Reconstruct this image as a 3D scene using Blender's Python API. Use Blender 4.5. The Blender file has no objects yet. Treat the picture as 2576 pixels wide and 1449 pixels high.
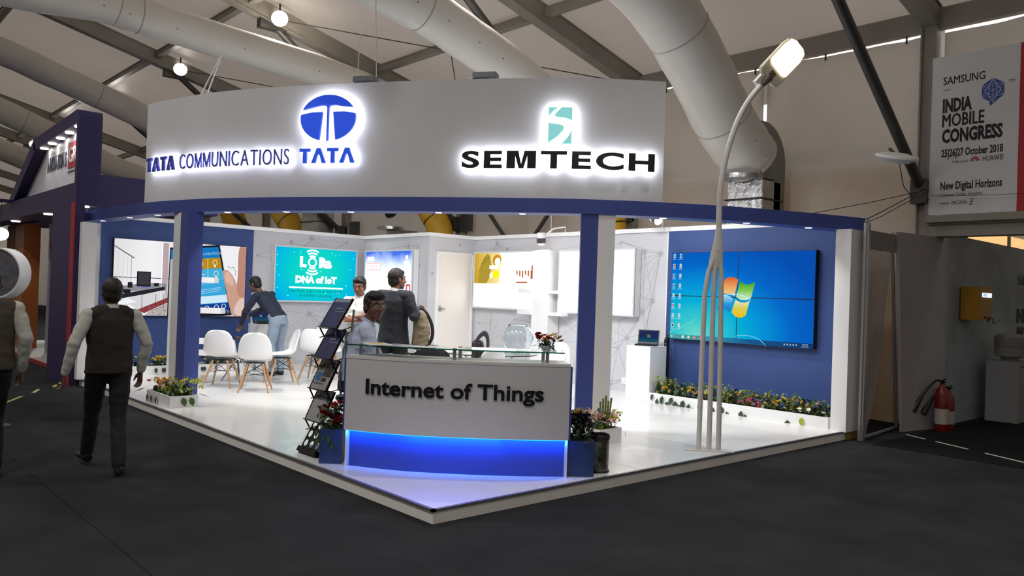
import bpy, bmesh, math, random
from mathutils import Vector, Matrix, Euler
random.seed(7)
S = bpy.context.scene
COL = S.collection
PI = math.pi

# ------------------------------------------------------------------ camera, world, exposure
cam_d = bpy.data.cameras.new('camera'); cam = bpy.data.objects.new('camera', cam_d); COL.objects.link(cam)
cam_d.sensor_fit = 'HORIZONTAL'; cam_d.sensor_width = 36.0; cam_d.lens = 2017.0 / 2576 * 36.0
cam_d.clip_start = 0.05; cam_d.clip_end = 200
def _cam():
    yaw, pitch, roll = .836, .009, .0345
    fw = Vector((math.cos(yaw)*math.cos(pitch), math.sin(yaw)*math.cos(pitch), math.sin(pitch)))
    r = Vector((math.sin(yaw), -math.cos(yaw), 0)); u = r.cross(fw)
    r2 = math.cos(roll)*r + math.sin(roll)*u; u2 = -math.sin(roll)*r + math.cos(roll)*u
    m = Matrix((r2, u2, -fw)).transposed().to_4x4(); m.translation = (0, 0, 1.675)
    cam.matrix_world = m
_cam()
S.camera = cam
S.view_settings.view_transform = 'Standard'; S.view_settings.look = 'None'
S.view_settings.gamma = 1.0; S.view_settings.use_curve_mapping = False
S.view_settings.exposure = 0.0
W = bpy.data.worlds.new('daylight'); S.world = W; W.use_nodes = True
W.node_tree.nodes['Background'].inputs[0].default_value = (1.0, .96, .92, 1)
W.node_tree.nodes['Background'].inputs[1].default_value = 1.75

def area_light(name, loc, direction, energy, sx, sy, color=(1, 1, 1), spread=PI, parent=None):
    d = bpy.data.lights.new(name, 'AREA'); d.shape = 'RECTANGLE'; d.size = sx; d.size_y = sy
    d.energy = energy; d.color = color; d.spread = spread
    o = bpy.data.objects.new(name, d); COL.objects.link(o)
    o.location = loc; o.rotation_euler = Vector(direction).to_track_quat('-Z', 'Y').to_euler()
    if parent: o.parent = parent
    return o
def spot_light(name, loc, direction, energy, angle=1.6, blend=.6, radius=.04, color=(1, 1, 1), parent=None):
    d = bpy.data.lights.new(name, 'SPOT'); d.energy = energy; d.spot_size = angle; d.spot_blend = blend
    d.shadow_soft_size = radius; d.color = color
    o = bpy.data.objects.new(name, d); COL.objects.link(o)
    o.location = loc; o.rotation_euler = Vector(direction).to_track_quat('-Z', 'Y').to_euler()
    if parent: o.parent = parent
    return o

# ------------------------------------------------------------------ materials
def lin(c):
    if isinstance(c, str):
        c = [int(c[i:i+2], 16)/255 for i in (0, 2, 4)]
    return tuple((x/12.92 if x <= .04045 else ((x+.055)/1.055)**2.4) for x in c) + (1.0,)
MATS = {}
def mat(name, color='808080', rough=.5, metal=0.0, emit=None, estr=1.0, noise=0.0, nscale=8.0, bump=0.0, bscale=40.0,
        trans=0.0, alpha=1.0, spec=.5, coat=0.0, translucent=None):
    if name in MATS: return MATS[name]
    m = bpy.data.materials.new(name); m.use_nodes = True; nt = m.node_tree; N = nt.nodes; L = nt.links
    b = N['Principled BSDF']; c = lin(color)
    b.inputs['Base Color'].default_value = c; b.inputs['Roughness'].default_value = rough
    b.inputs['Metallic'].default_value = metal; b.inputs['Specular IOR Level'].default_value = spec
    b.inputs['Coat Weight'].default_value = coat
    if trans: b.inputs['Transmission Weight'].default_value = trans
    if alpha < 1: b.inputs['Alpha'].default_value = alpha
    if emit is not None:
        b.inputs['Emission Color'].default_value = lin(emit); b.inputs['Emission Strength'].default_value = estr
    if noise or bump:
        tc = N.new('ShaderNodeTexCoord')
    if noise:
        n = N.new('ShaderNodeTexNoise'); n.inputs['Scale'].default_value = nscale; n.inputs['Detail'].default_value = 5
        L.new(tc.outputs['Object'], n.inputs['Vector'])
        r = N.new('ShaderNodeMapRange'); r.inputs['From Min'].default_value = .3; r.inputs['From Max'].default_value = .7
        r.inputs['To Min'].default_value = 1-noise; r.inputs['To Max'].default_value = 1+noise*.6
        L.new(n.outputs['Fac'], r.inputs['Value'])
        mx = N.new('ShaderNodeMix'); mx.data_type = 'RGBA'; mx.blend_type = 'MULTIPLY'; mx.inputs['Factor'].default_value = 1
        mx.inputs['A'].default_value = c; L.new(r.outputs['Result'], mx.inputs['B'])
        L.new(mx.outputs['Result'], b.inputs['Base Color'])
    if bump:
        n2 = N.new('ShaderNodeTexNoise'); n2.inputs['Scale'].default_value = bscale; n2.inputs['Detail'].default_value = 4
        L.new(tc.outputs['Object'], n2.inputs['Vector'])
        bp = N.new('ShaderNodeBump'); bp.inputs['Strength'].default_value = bump; bp.inputs['Distance'].default_value = .02
        L.new(n2.outputs['Fac'], bp.inputs['Height']); L.new(bp.outputs['Normal'], b.inputs['Normal'])
    if translucent is not None:
        t = N.new('ShaderNodeBsdfTranslucent'); t.inputs['Color'].default_value = lin(translucent[0])
        a = N.new('ShaderNodeMixShader'); a.inputs['Fac'].default_value = translucent[1]
        out = N['Material Output']; L.new(b.outputs[0], a.inputs[1]); L.new(t.outputs[0], a.inputs[2]); L.new(a.outputs[0], out.inputs[0])
    MATS[name] = m
    return m
def emat(name, color, strength=1.0):
    if name in MATS: return MATS[name]
    m = bpy.data.materials.new(name); m.use_nodes = True; nt = m.node_tree; nt.nodes.clear()
    e = nt.nodes.new('ShaderNodeEmission'); e.inputs[0].default_value = lin(color); e.inputs[1].default_value = strength
    o = nt.nodes.new('ShaderNodeOutputMaterial'); nt.links.new(e.outputs[0], o.inputs[0])
    MATS[name] = m
    return m
def grad_emat(name, stops, strength, axis, lo, hi, extra=None):
    """lit print / screen: colour ramp along a local axis (object coordinates), soft blobs of noise on top"""
    m = bpy.data.materials.new(name); m.use_nodes = True; nt = m.node_tree; N = nt.nodes; L = nt.links; N.clear()
    tc = N.new('ShaderNodeTexCoord'); sp = N.new('ShaderNodeSeparateXYZ'); L.new(tc.outputs['Object'], sp.inputs[0])
    mr = N.new('ShaderNodeMapRange'); mr.inputs['From Min'].default_value = lo; mr.inputs['From Max'].default_value = hi
    L.new(sp.outputs[axis], mr.inputs['Value'])
    fac = mr.outputs['Result']
    if extra:  # (scale, amount)
        nz = N.new('ShaderNodeTexNoise'); nz.inputs['Scale'].default_value = extra[0]; nz.inputs['Detail'].default_value = 2
        L.new(tc.outputs['Object'], nz.inputs['Vector'])
        ma = N.new('ShaderNodeMath'); ma.operation = 'MULTIPLY_ADD'; L.new(nz.outputs['Fac'], ma.inputs[0])
        ma.inputs[1].default_value = extra[1]; L.new(fac, ma.inputs[2])
        mb_ = N.new('ShaderNodeMath'); mb_.operation = 'SUBTRACT'; L.new(ma.outputs[0], mb_.inputs[0]); mb_.inputs[1].default_value = extra[1]*.5
        fac = mb_.outputs[0]
    cr = N.new('ShaderNodeValToRGB'); el = cr.color_ramp.elements
    while len(el) > 1: el.remove(el[-1])
    el[0].position = stops[0][0]; el[0].color = lin(stops[0][1])
    for p, c in stops[1:]:
        e = el.new(p); e.color = lin(c)
    L.new(fac, cr.inputs[0])
    e = N.new('ShaderNodeEmission'); e.inputs[1].default_value = strength; L.new(cr.outputs[0], e.inputs[0])
    o = N.new('ShaderNodeOutputMaterial'); L.new(e.outputs[0], o.inputs[0])
    MATS[name] = m
    return m

# ------------------------------------------------------------------ mesh helpers
class MB:
    def __init__(s): s.v = []; s.f = []; s.m = []; s.cur = 0
    def add(s, vs, fs):
        o = len(s.v); s.v += [tuple(v) for v in vs]; s.f += [tuple(i+o for i in f) for f in fs]; s.m += [s.cur]*len(fs); return s
    def box(s, x0, x1, y0, y1, z0, z1, M=None):
        vs = [Vector((x, y, z)) for x in (x0, x1) for y in (y0, y1) for z in (z0, z1)]
        if M is not None: vs = [M @ v for v in vs]
        return s.add(vs, [(0, 1, 3, 2), (4, 6, 7, 5), (0, 4, 5, 1), (2, 3, 7, 6), (0, 2, 6, 4), (1, 5, 7, 3)])
    def quad(s, a, b, c, d): return s.add([a, b, c, d], [(0, 1, 2, 3)])
    def prism(s, poly, z0, z1, M=None):
        n = len(poly); vs = [Vector((p[0], p[1], z0)) for p in poly] + [Vector((p[0], p[1], z1)) for p in poly]
        if M is not None: vs = [M @ v for v in vs]
        return s.add(vs, [tuple(range(n))[::-1], tuple(range(n, 2*n))] + [(i, (i+1) % n, n+(i+1) % n, n+i) for i in range(n)])
    def tube(s, pts, r, n=8, caps=True, up=(0, 0, 1)):
        """swept tube; r number or list"""
        pts = [Vector(p) for p in pts]; k = len(pts); rs = r if isinstance(r, (list, tuple)) else [r]*k
        vs = []
        pu = None
        for i, p in enumerate(pts):
            t = (pts[min(i+1, k-1)] - pts[max(i-1, 0)]).normalized()
            if pu is None:
                a = Vector(up)
                if abs(a.dot(t)) > .95: a = Vector((1, 0, 0))
                if abs(a.dot(t)) > .95: a = Vector((0, 1, 0))
                pu = (a - t*a.dot(t)).normalized()
            else:
                pu = (pu - t*pu.dot(t)).normalized()
            w = t.cross(pu)
            rr = rs[i]; ru, rw = rr if isinstance(rr, (tuple, list)) else (rr, rr)
            for j in range(n):
                a = 2*PI*j/n
                vs.append(p + pu*math.cos(a)*ru + w*math.sin(a)*rw)
        fs = [(i*n+j, i*n+(j+1) % n, (i+1)*n+(j+1) % n, (i+1)*n+j) for i in range(k-1) for j in range(n)]
        if caps: fs += [tuple(range(n))[::-1], tuple(range((k-1)*n, k*n))]
        return s.add(vs, fs)
    def lathe(s, prof, n=24, c=(0, 0, 0), M=None, caps=False):
        vs = []
        for r, z in prof:
            for j in range(n):
                a = 2*PI*j/n; v = Vector((c[0]+r*math.cos(a), c[1]+r*math.sin(a), c[2]+z)); vs.append(M @ v if M is not None else v)
        k = len(prof); fs = [(i*n+j, i*n+(j+1) % n, (i+1)*n+(j+1) % n, (i+1)*n+j) for i in range(k-1) for j in range(n)]
        if caps: fs += [tuple(range(n))[::-1], tuple(range((k-1)*n, k*n))]
        return s.add(vs, fs)
    def ball(s, c, r, nu=12, nv=8, M=None):
        rx, ry, rz = r if isinstance(r, (tuple, list)) else (r, r, r); c = Vector(c)
        vs = [Vector((0, 0, rz))]
        for i in range(1, nv):
            p = PI*i/nv
            for j in range(nu):
                a = 2*PI*j/nu; vs.append(Vector((rx*math.sin(p)*math.cos(a), ry*math.sin(p)*math.sin(a), rz*math.cos(p))))
        vs.append(Vector((0, 0, -rz)))
        if M is not None: vs = [M @ v for v in vs]
        vs = [v + c for v in vs]
        fs = [(0, 1+j, 1+(j+1) % nu) for j in range(nu)]
        fs += [(1+i*nu+j, 1+(i+1)*nu+j, 1+(i+1)*nu+(j+1) % nu, 1+i*nu+(j+1) % nu) for i in range(nv-2) for j in range(nu)]
        e = len(vs)-1; b = 1+(nv-2)*nu
        fs += [(e, b+(j+1) % nu, b+j) for j in range(nu)]
        return s.add(vs, fs)
    def mesh(s, name, mats, smooth=False, bevel=0):
        me = bpy.data.meshes.new(name); me.from_pydata(s.v, [], s.f)
        for m in (mats if isinstance(mats, (list, tuple)) else [mats]): me.materials.append(m)
        me.polygons.foreach_set('material_index', s.m)
        bm = bmesh.new(); bm.from_mesh(me)
        bmesh.ops.recalc_face_normals(bm, faces=bm.faces)
        if bevel:
            bmesh.ops.bevel(bm, geom=[e for e in bm.edges if len(e.link_faces) == 2 and e.calc_face_angle(0) > .6], offset=bevel, segments=2, affect='EDGES', clamp_overlap=True)
        bm.to_mesh(me); bm.free()
        if smooth:
            me.polygons.foreach_set('use_smooth', [True]*len(me.polygons))
            me.set_sharp_from_angle(angle=math.radians(40))
        me.update()
        return me
def link(name, me, parent=None, loc=None, rot=None):
    o = bpy.data.objects.new(name, me); COL.objects.link(o)
    if parent is not None: o.parent = parent
    if loc is not None: o.location = loc
    if rot is not None: o.rotation_euler = rot
    return o
def build(mb, name, mats, parent=None, smooth=False, bevel=0, loc=None, rot=None, label=None, kind=None):
    o = link(name, mb.mesh(name, mats, smooth, bevel), parent, loc, rot)
    if label: o['label'] = label
    if kind: o['kind'] = kind
    return o
def tag(o, label, cat, group=None):
    o['label'] = label; o['category'] = cat
    if group: o['group'] = group
    return o
def thing(name, label, cat, loc=(0, 0, 0), rz=0, group=None):
    o = bpy.data.objects.new(name, None); COL.objects.link(o); o.empty_display_size = .1
    o.location = loc; o.rotation_euler = (0, 0, rz)
    return tag(o, label, cat, group)
def struct(o): o['kind'] = 'structure'; return o
def kids(o): return [c for c in COL.objects if c.parent == o]
def copy_tree(o, parent=None):
    c = o.copy(); COL.objects.link(c); c.parent = parent
    for ch in kids(o): copy_tree(ch, c)
    return c
def text_mesh(txt, size, depth, name='text', mats=None, bold=0.0, xs=1.0, spacing=1.0, res=2):
    """text in the x-z plane reading along +x, extruded towards -y; returns mesh, width"""
    if 'M' in txt: bold = 0.0   # the outline offset folds over on this glyph
    cu = bpy.data.curves.new(name, 'FONT'); cu.body = txt; cu.size = size; cu.extrude = depth/2; cu.offset = bold
    cu.space_character = spacing; cu.resolution_u = res
    o = bpy.data.objects.new(name, cu); COL.objects.link(o)
    dg = bpy.context.evaluated_depsgraph_get(); me = bpy.data.meshes.new_from_object(o.evaluated_get(dg))
    bpy.data.objects.remove(o); bpy.data.curves.remove(cu)
    for v in me.vertices:
        x, y, z = v.co; v.co = (x*xs, -z, y)
    me.name = name
    if mats: me.materials.clear(); me.materials.append(mats)
    w = max([v.co.x for v in me.vertices] or [0]) - min([v.co.x for v in me.vertices] or [0])
    return me, w
def put_text(txt, M, size, depth, m, parent, name='lettering', align='l', bold=0, xs=1.0, spacing=1.0, maxw=None, res=2):
    me, w = text_mesh(txt, size, depth, name, m, bold, xs, spacing, res)
    if maxw and w > 0: k = maxw/w
    else: k = 1
    if bold and 'M' in txt:   # heavier strokes: the same outline laid down again with small shifts
        bm = bmesh.new()
        for dx, dz in ((-1, 0), (1, 0), (0, 1), (0, -1)):
            m2 = me.copy()
            for v in m2.vertices: v.co += Vector((dx*bold*size*2.2, (dx*2+dz)*.0001, dz*bold*size*1.6))
            bm.from_mesh(m2); bpy.data.meshes.remove(m2)
        bm.to_mesh(me); bm.free()
    x0 = min([v.co.x for v in me.vertices] or [0])
    for v in me.vertices:
        x = (v.co.x-x0)*k
        if align == 'c': x -= w*k/2
        if align == 'r': x -= w*k
        v.co = M @ Vector((x, v.co.y, v.co.z))
    return link(name, me, parent)
def frame(origin, right, normal):
    """matrix: local x -> right, local -y -> normal (towards viewer), z up"""
    r = Vector(right).normalized(); n = Vector(normal).normalized(); z = Vector((0, 0, 1))
    m = Matrix((r, -n, z)).transposed().to_4x4(); m.translation = Vector(origin); return m

# shared materials
WHITE = mat('white_laminate', 'e9e9ea', .38, noise=.03, nscale=3)
WPAINT = mat('white_paint', 'e4e4e6', .6)
BLUE = mat('blue_laminate', '3a4a92', .5, noise=.04, nscale=2)
BLUEWALL = mat('blue_wall_paint', '314a85', .6, noise=.05, nscale=1.5)
METAL = mat('brushed_steel', 'b4b4b2', .3, metal=1)
CHROME = mat('chrome', 'dadada', .08, metal=1)
BLACK = mat('black_plastic', '141416', .4)
DARK = mat('dark_gloss', '0b0c10', .15)
# ================================================================== SETTING: carpet, tent
CARPET = mat('charcoal_carpet', '2f3134', .95, noise=.22, nscale=2.2, bump=.5, bscale=260, spec=.1)
FABRIC = mat('tent_fabric', 'a79f98', .55, noise=.07, nscale=.5, bump=.25, bscale=1.3, translucent=('a89f98', .26))
FABRICW = mat('tent_wall_fabric', 'b6b0a8', .45, noise=.10, nscale=.9, bump=.5, bscale=2.2, translucent=('a6a29b', .24))
STEEL = mat('grey_tent_steel', '8d877e', .55, metal=.0, noise=.12, nscale=2)
STEELD = mat('dark_tent_steel', '4a4845', .45, metal=.3, noise=.1)

m = MB(); m.box(-20, 26, -14, 62, -.06, 0)
floor = struct(build(m, 'floor', CARPET))
# carpet seams: slightly raised edge of the laid strips
for i, x in enumerate((-2.2, 1.6)):
    q = MB(); q.box(x, x+.02, -10, 14, .0, .004); build(q, 'carpet_seam', CARPET, floor)
m = MB(); m.box(9.9, 26, -14, 4.3, .0, .006); build(m, 'dark_carpet', mat('black_carpet', '18191b', .95, noise=.2, nscale=3, spec=.1), floor)
# bright strip of trim between the two carpets
m = MB()
P0, P1 = Vector((11.06, 4.35, .007)), Vector((9.7, 1.6, .007)); dd = (P1-P0).normalized(); nn = Vector((-dd.y, dd.x, 0))*.012
for a, b in ((.0, .32), (.5, 1.0), (1.25, 3.0)):
    A, B = P0+dd*a, P0+dd*b; m.prism([(A-nn).xy, (B-nn).xy, (B+nn).xy, (A+nn).xy], .007, .014)
build(m, 'edge_trim', mat('pale_trim', 'd8d4cc', .3), floor)
m = MB()
for (x0, y0, x1, y1) in ((2.15, 12.4, 2.5, 13.1), (2.7, 13.4, 2.85, 13.8), (3.1, 14.0, 3.2, 14.3), (3.27, 14.4, 3.4, 14.8)):
    m.prism([(x0, y0), (x0+.05, y0), (x1+.05, y1), (x1, y1)], 0, .004)
build(m, 'yellow_tape', mat('yellow_tape', 'b9b26a', .6), floor)

ROOF = lambda X: 6.05 + .245*(12-X)
ZR, XR, XL = ROOF(-4), -4.0, -20.0
m = MB()
ny = 76
m.quad((12.3, -14, ROOF(12.3)), (12.3, 62, ROOF(12.3)), (XR, 62, ZR), (XR, -14, ZR))
m.quad((XR, -14, ZR), (XR, 62, ZR), (XL, 62, ROOF(12)), (XL, -14, ROOF(12)))
ceiling = struct(build(m, 'ceiling', FABRIC))
COLS = [-11.6, -6.25, -.9, 4.55, 9.96, 15.2, 20.6, 25.9, 31.2, 36.5, 41.8, 47.1, 52.4]
def member(parent, name, A, B, w, h, m_):
    """box beam from A to B, w wide (horizontal), h tall"""
    A, B = Vector(A), Vector(B); t = (B-A).normalized(); s = t.cross(Vector((0, 0, 1))).normalized(); u = s.cross(t)
    q = MB(); vs = [p + s*a*w/2 + u*b*h/2 for p in (A, B) for a, b in ((-1, -1), (1, -1), (1, 1), (-1, 1))]
    q.add(vs, [(0, 1, 2, 3), (7, 6, 5, 4), (0, 4, 5, 1), (1, 5, 6, 2), (2, 6, 7, 3), (3, 7, 4, 0)])
    # flange lips give the extruded profile
    for b in (-1, 1):
        o = u*b*(h/2-.006); vs = [p+o + s*a*(w/2+.02) + u*c*.012 for p in (A, B) for a, c in ((-1, -1), (1, -1), (1, 1), (-1, 1))]
        q.add(vs, [(0, 1, 2, 3), (7, 6, 5, 4), (0, 4, 5, 1), (1, 5, 6, 2), (2, 6, 7, 3), (3, 7, 4, 0)])
    return build(q, name, m_, parent)
for y in COLS:
    member(ceiling, 'rafter', (12.05, y, ROOF(12.05)-.18), (XR, y, ZR-.18), .19, .32, STEEL)
    member(ceiling, 'rafter', (XR, y, ZR-.18), (XL+.1, y, ROOF(12)-.18), .19, .32, STEEL)
for X in (9.5, 6.55, 3.6, .65, -2.3):
    for a, b in zip(COLS[2:-1], COLS[3:]):
        member(ceiling, 'purlin', (X, a+.08, ROOF(X)-.13), (X, b-.08, ROOF(X)-.13), .10, .14, STEEL)
# knee braces with their bracket plates, bracing cables
for y in COLS[2:10]:
    q = MB(); q.tube([(11.85, y, 3.36), (7.1, y, ROOF(7.1)-.36)], .07, 12); build(q, 'knee_brace', STEELD, ceiling, smooth=True)
    q = MB(); q.box(6.75, 7.3, y-.09, y+.09, ROOF(7)-.47, ROOF(7)-.30)
    q.box(11.72, 11.98, y-.11, y+.11, 3.16, 3.5)
    for dz in (3.22, 3.33, 3.44):
        for s_ in (-.115, .11): q.box(11.78, 11.82, y+s_, y+s_+.005, dz-.015, dz+.015)
    build(q, 'brace_bracket', STEELD, ceiling)
def cable(name, pts, r, m_, parent, label=None):
    q = MB(); q.tube(pts, r, 5); return build(q, name, m_, parent, label=label)
cable('bracing_cable', [(7.15, 15.17, ROOF(7.15)-.2), (11.9, 9.98, ROOF(11.9)-.25)], .011, STEELD, ceiling)
cable('bracing_cable', [(7.15, 10.0, ROOF(7.15)-.2), (11.9, 15.17, ROOF(11.9)-.25)], .011, STEELD, ceiling)
cable('bracing_cable', [(7.15, 20.6, ROOF(7.15)-.2), (11.9, 15.2, ROOF(11.9)-.25)], .011, STEELD, ceiling)

# right-hand tent wall with its columns; opening for Y < 4.45 under the banner
m = MB()
def wavy(mb, X, y0, y1, z0, z1, n, amp, seed):
    r = random.Random(seed); ph = [r.random()*6 for _ in range(4)]
    vs = []; rows = 6
    for j in range(rows+1):
        for i in range(n+1):
            y = y0+(y1-y0)*i/n; z = z0+(z1-z0)*j/rows; e = min(i, n-i, 3)/3
            x = X + e*amp*(math.sin(y*2.3+ph[0]+z*.25)+.6*math.sin(y*5.1+ph[1]-z*.5)+.4*math.sin(y*9.7+ph[2]+z))
            vs.append((x, y, z))
    mb.add(vs, [(j*(n+1)+i, j*(n+1)+i+1, (j+1)*(n+1)+i+1, (j+1)*(n+1)+i) for j in range(rows) for i in range(n)])
# the cloth leaves a slit under the eave and a gap where two lengths meet
for a, b, k in ((4.65, 7.18, 1), (7.24, 9.9, 2), (10.02, 15.15, 3), (15.25, 20.5, 4), (20.7, 25.8, 5), (26, 31.1, 6), (31.3, 36.4, 7), (36.6, 62, 8)):
    wavy(m, 12.12, a, b, 0, 5.635, int((b-a)*9), .035, k)
wavy(m, 12.2, 7.1, 7.30, 0, 3.55, 4, .0, 3); wavy(m, 12.2, 7.12, 7.3, 5.05, 5.62, 4, .0, 3)
wall_r = struct(build(m, 'wall_right', FABRICW, smooth=True))
m = MB(); m.box(12.0, 12.12, -14, 62, 5.66, 5.94); build(m, 'eave_beam', STEEL, wall_r)
m = MB(); m.box(12.1, 12.3, -14, 62, 5.94, 6.0); build(m, 'eave_flap', FABRICW, wall_r)
for y in COLS:
    q = MB(); q.box(11.96, 12.2, y-.09, y+.09, 0, ROOF(12)-.2); q.box(11.93, 12.23, y-.11, y-.085, 0, 5.7); q.box(11.93, 12.23, y+.085, y+.11, 0, 5.7)
    build(q, 'column', STEEL, wall_r)
q = MB()
for i in range(40):
    y = 4.9+i*.62
    q.box(12.06, 12.09, y, y+.02, 5.56, 5.66)
build(q, 'hook', STEELD, wall_r, kind='stuff')
# rest of the tent shell
m = MB(); m.quad((12.2, 62, 0), (-20, 62, 0), (-20, 62, ROOF(12)), (12.2, 62, ROOF(12))); m.add([(12.2, 62, ROOF(12)), (-20, 62, ROOF(12)), (XR, 62, ZR)], [(0, 1, 2)])
struct(build(m, 'wall_far', FABRICW))
m = MB(); m.quad((-20, -14, 0), (-20, 62, 0), (-20, 62, ROOF(12)), (-20, -14, ROOF(12))); struct(build(m, 'wall_left', FABRICW))
m = MB(); m.quad((26, -14, 0), (-20, -14, 0), (-20, -14, ROOF(12)), (26, -14, ROOF(12))); m.add([(12.2, -14, ROOF(12)), (-20, -14, ROOF(12)), (XR, -14, ZR)], [(0, 1, 2)])
struct(build(m, 'wall_near', FABRICW))
# wall over the entrance on the right (between Y=-14 and the banner column)
m = MB(); wavy(m, 12.12, -14, 4.4, 2.95, 5.625, 120, .03, 12)
build(m, 'upper_cloth', FABRICW, wall_r, smooth=True)
m = MB(); m.box(11.9, 12.14, -14, 4.45, 2.70, 2.93); m.box(11.86, 12.18, -14, 4.45, 2.86, 2.90)
for i in range(12): m.box(11.84, 11.90, 4.3-i*.36-.12, 4.3-i*.36, 2.93, 2.97)
build(m, 'entrance_header', STEEL, wall_r)

# entrance corridor beyond the tent wall
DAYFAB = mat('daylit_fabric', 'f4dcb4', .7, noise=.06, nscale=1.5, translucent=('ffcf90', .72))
m = MB()
m.quad((12.3, 4.47, 3.9), (12.3, 14, 3.9), (19, 14, 4.6), (19, 4.47, 4.6))
m.quad((19, 4.47, 0), (19, 14, 0), (19, 14, 4.6), (19, 4.47, 4.6))
m.quad((12.3, 8.2, 0), (19, 8.2, 0), (19, 8.2, 4.6), (12.3, 8.2, 4.2))
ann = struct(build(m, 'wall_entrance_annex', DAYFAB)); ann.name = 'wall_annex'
m = MB()
m.quad((12.3, -14, 2.95), (12.3, 4.40, 2.95), (19, 4.40, 2.95), (19, -14, 2.95)); m.quad((18.9, -14, 0), (18.9, 4.4, 0), (18.9, 4.4, 2.95), (18.9, -14, 2.95)); build(m, 'added_shade_cloth', FABRICW, ann)  # cloth roof and end added to keep daylight off the partition's near face
m = MB()
for i in range(9):
    m.tube([(12.6, 4.9+i*1.0, 3.86), (18.9, 4.9+i*1.0, 4.5)], .03, 6)
m.tube([(16.2, 4.7, 2.2), (16.2, 4.7, 4.2)], .03, 6)
build(m, 'annex_frame', STEELD, ann)
# printed partition running away through the entrance
PARTB = mat('printed_grey_blue_partition', '98a2aa', .6, noise=.28, nscale=1.7, bump=.05)
m = MB(); m.box(12.3, 18.95, 4.4, 4.46, 0, 2.78)
part = struct(build(m, 'wall_corridor', PARTB))
PRINTG = mat('dark_print', '1d1f22', .6); PRINTM = mat('faint_print', '63686c', .6)
F = frame((15.80, 4.394, 0), (1, 0, 0), (0, -1, 0))
put_text('SAMSUNG', F @ Matrix.Translation((-.12, 0, 2.15)), .26, .004, PRINTM, part)
put_text('INDIA', F @ Matrix.Translation((-.14, 0, 1.50)), .36, .004, PRINTG, part)
put_text('MOBILE', F @ Matrix.Translation((-.10, 0, 1.19)), .36, .004, PRINTG, part, bold=.01)
put_text('CONGRESS', F @ Matrix.Translation((-.06, 0, .90)), .36, .004, PRINTG, part, bold=.01)

# ================================================================== BOOTH SHELL
ZP = .107
m = MB(); m.prism([(3.514, 4.654), (10.28, 4.654), (10.28, 4.95), (10.78, 4.95), (10.78, 15.42), (3.514, 15.42)], 0, ZP-.014)
m.cur = 1; m.prism([(3.53, 4.67), (10.28, 4.67), (10.28, 4.95), (10.78, 4.95), (10.78, 15.42), (3.53, 15.42)], ZP-.014, ZP)
PLT = mat('glossy_white_vinyl', 'e6e6e4', .28, noise=.02, nscale=1.2, coat=.2)
platform = struct(build(m, 'booth_platform', [mat('platform_riser', 'f2f0ec', .6, noise=.05, nscale=3), PLT])); platform.name = 'floor_booth_platform'
EDGE = mat('grey_edge_trim', '77767a', .4, metal=.4)
m = MB(); m.box(3.500, 3.53, 4.64, 15.42, ZP-.016, ZP+.003); m.box(3.500, 10.28, 4.64, 4.67, ZP-.016, ZP+.003); build(m, 'edge_trim', EDGE, platform)
m = MB(); m.box(9.95, 10.3, 4.635, 4.64, .0, ZP+.004); m.box(9.95, 10.3, 4.64, 4.75, ZP+.004, ZP+.008); build(m, 'yellow_tape', mat('yellow_tape2', 'a08b3c', .5), platform)
for x in (5.9, 8.3):
    m = MB(); m.box(x, x+.004, 4.67, 15.2, ZP, ZP+.0012); build(m, 'seam', mat('seam', 'c9c9c8', .4), platform)

NETW = mat('white_net_print_wall', 'cbcbcf', .6, noise=.05, nscale=2)
NETL = mat('net_print_line', '9fa0a6', .6); NETD = mat('net_print_dot', 'abacb2', .6)
def net_print(parent, F, w, z0, z1, seed, holes=()):
    """flat network print: dots joined by thin lines, on the wall face; F maps (x along wall, -y out, z)"""
    r = random.Random(seed); n = int(w*(z1-z0)*4.2); pts = []
    while len(pts) < n:
        p = (r.uniform(.05, w-.05), r.uniform(z0+.05, z1-.08))
        if all((p[0]-q[0])**2+(p[1]-q[1])**2 > .045 for q in pts): pts.append(p)
    mb = MB(); dots = MB(); done = set()
    for i, p in enumerate(pts):
        ds = sorted(range(len(pts)), key=lambda j: (pts[j][0]-p[0])**2+(pts[j][1]-p[1])**2)
        hub = r.random() < .42
        for j in ds[1:(9 if hub else 4)]:
            if (min(i, j), max(i, j)) in done: continue
            done.add((min(i, j), max(i, j))); dy = .0012+.0000075*len(done)
            q = pts[j]; d = Vector((q[0]-p[0], q[1]-p[1])); 
            if d.length < 1e-3: continue
            t = Vector((-d.y, d.x)).normalized()*.0030
            vs = [(p[0]-t.x, -dy, p[1]-t.y), (q[0]-t.x, -dy, q[1]-t.y), (q[0]+t.x, -dy, q[1]+t.y), (p[0]+t.x, -dy, p[1]+t.y)]
            mb.add([F @ Vector(v) for v in vs], [(0, 1, 2, 3)])
        rad = .05 if hub else r.uniform(.018, .035)
        k = 10; vs = [F @ Vector((p[0]+rad*math.cos(2*PI*a/k), -.005, p[1]+rad*math.sin(2*PI*a/k))) for a in range(k)]
        dots.add(vs, [tuple(range(k))])
    build(mb, 'net_print', NETL, parent); build(dots, 'net_print', NETD, parent)
ZT = 2.865
def booth_wall(name, x0, x1, y0, y1, m_):
    q = MB(); q.box(x0, x1, y0, y1, 0, ZT-.07); o = struct(build(q, name, m_))
    return o
wl = booth_wall('wall_booth_left', 3.514, 9.42, 15.3, 15.42, NETW)
ws = booth_wall('wall_booth_store_side', 9.41, 9.49, 12.98, 15.3, NETW)
wd = booth_wall('wall_booth_store_front', 9.41, 10.6, 12.9, 12.98, NETW)
wb = booth_wall('wall_booth_back', 10.6, 10.72, 4.78, 12.98, NETW)
CAP = mat('white_cap', 'f1f1f1', .5)
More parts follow.
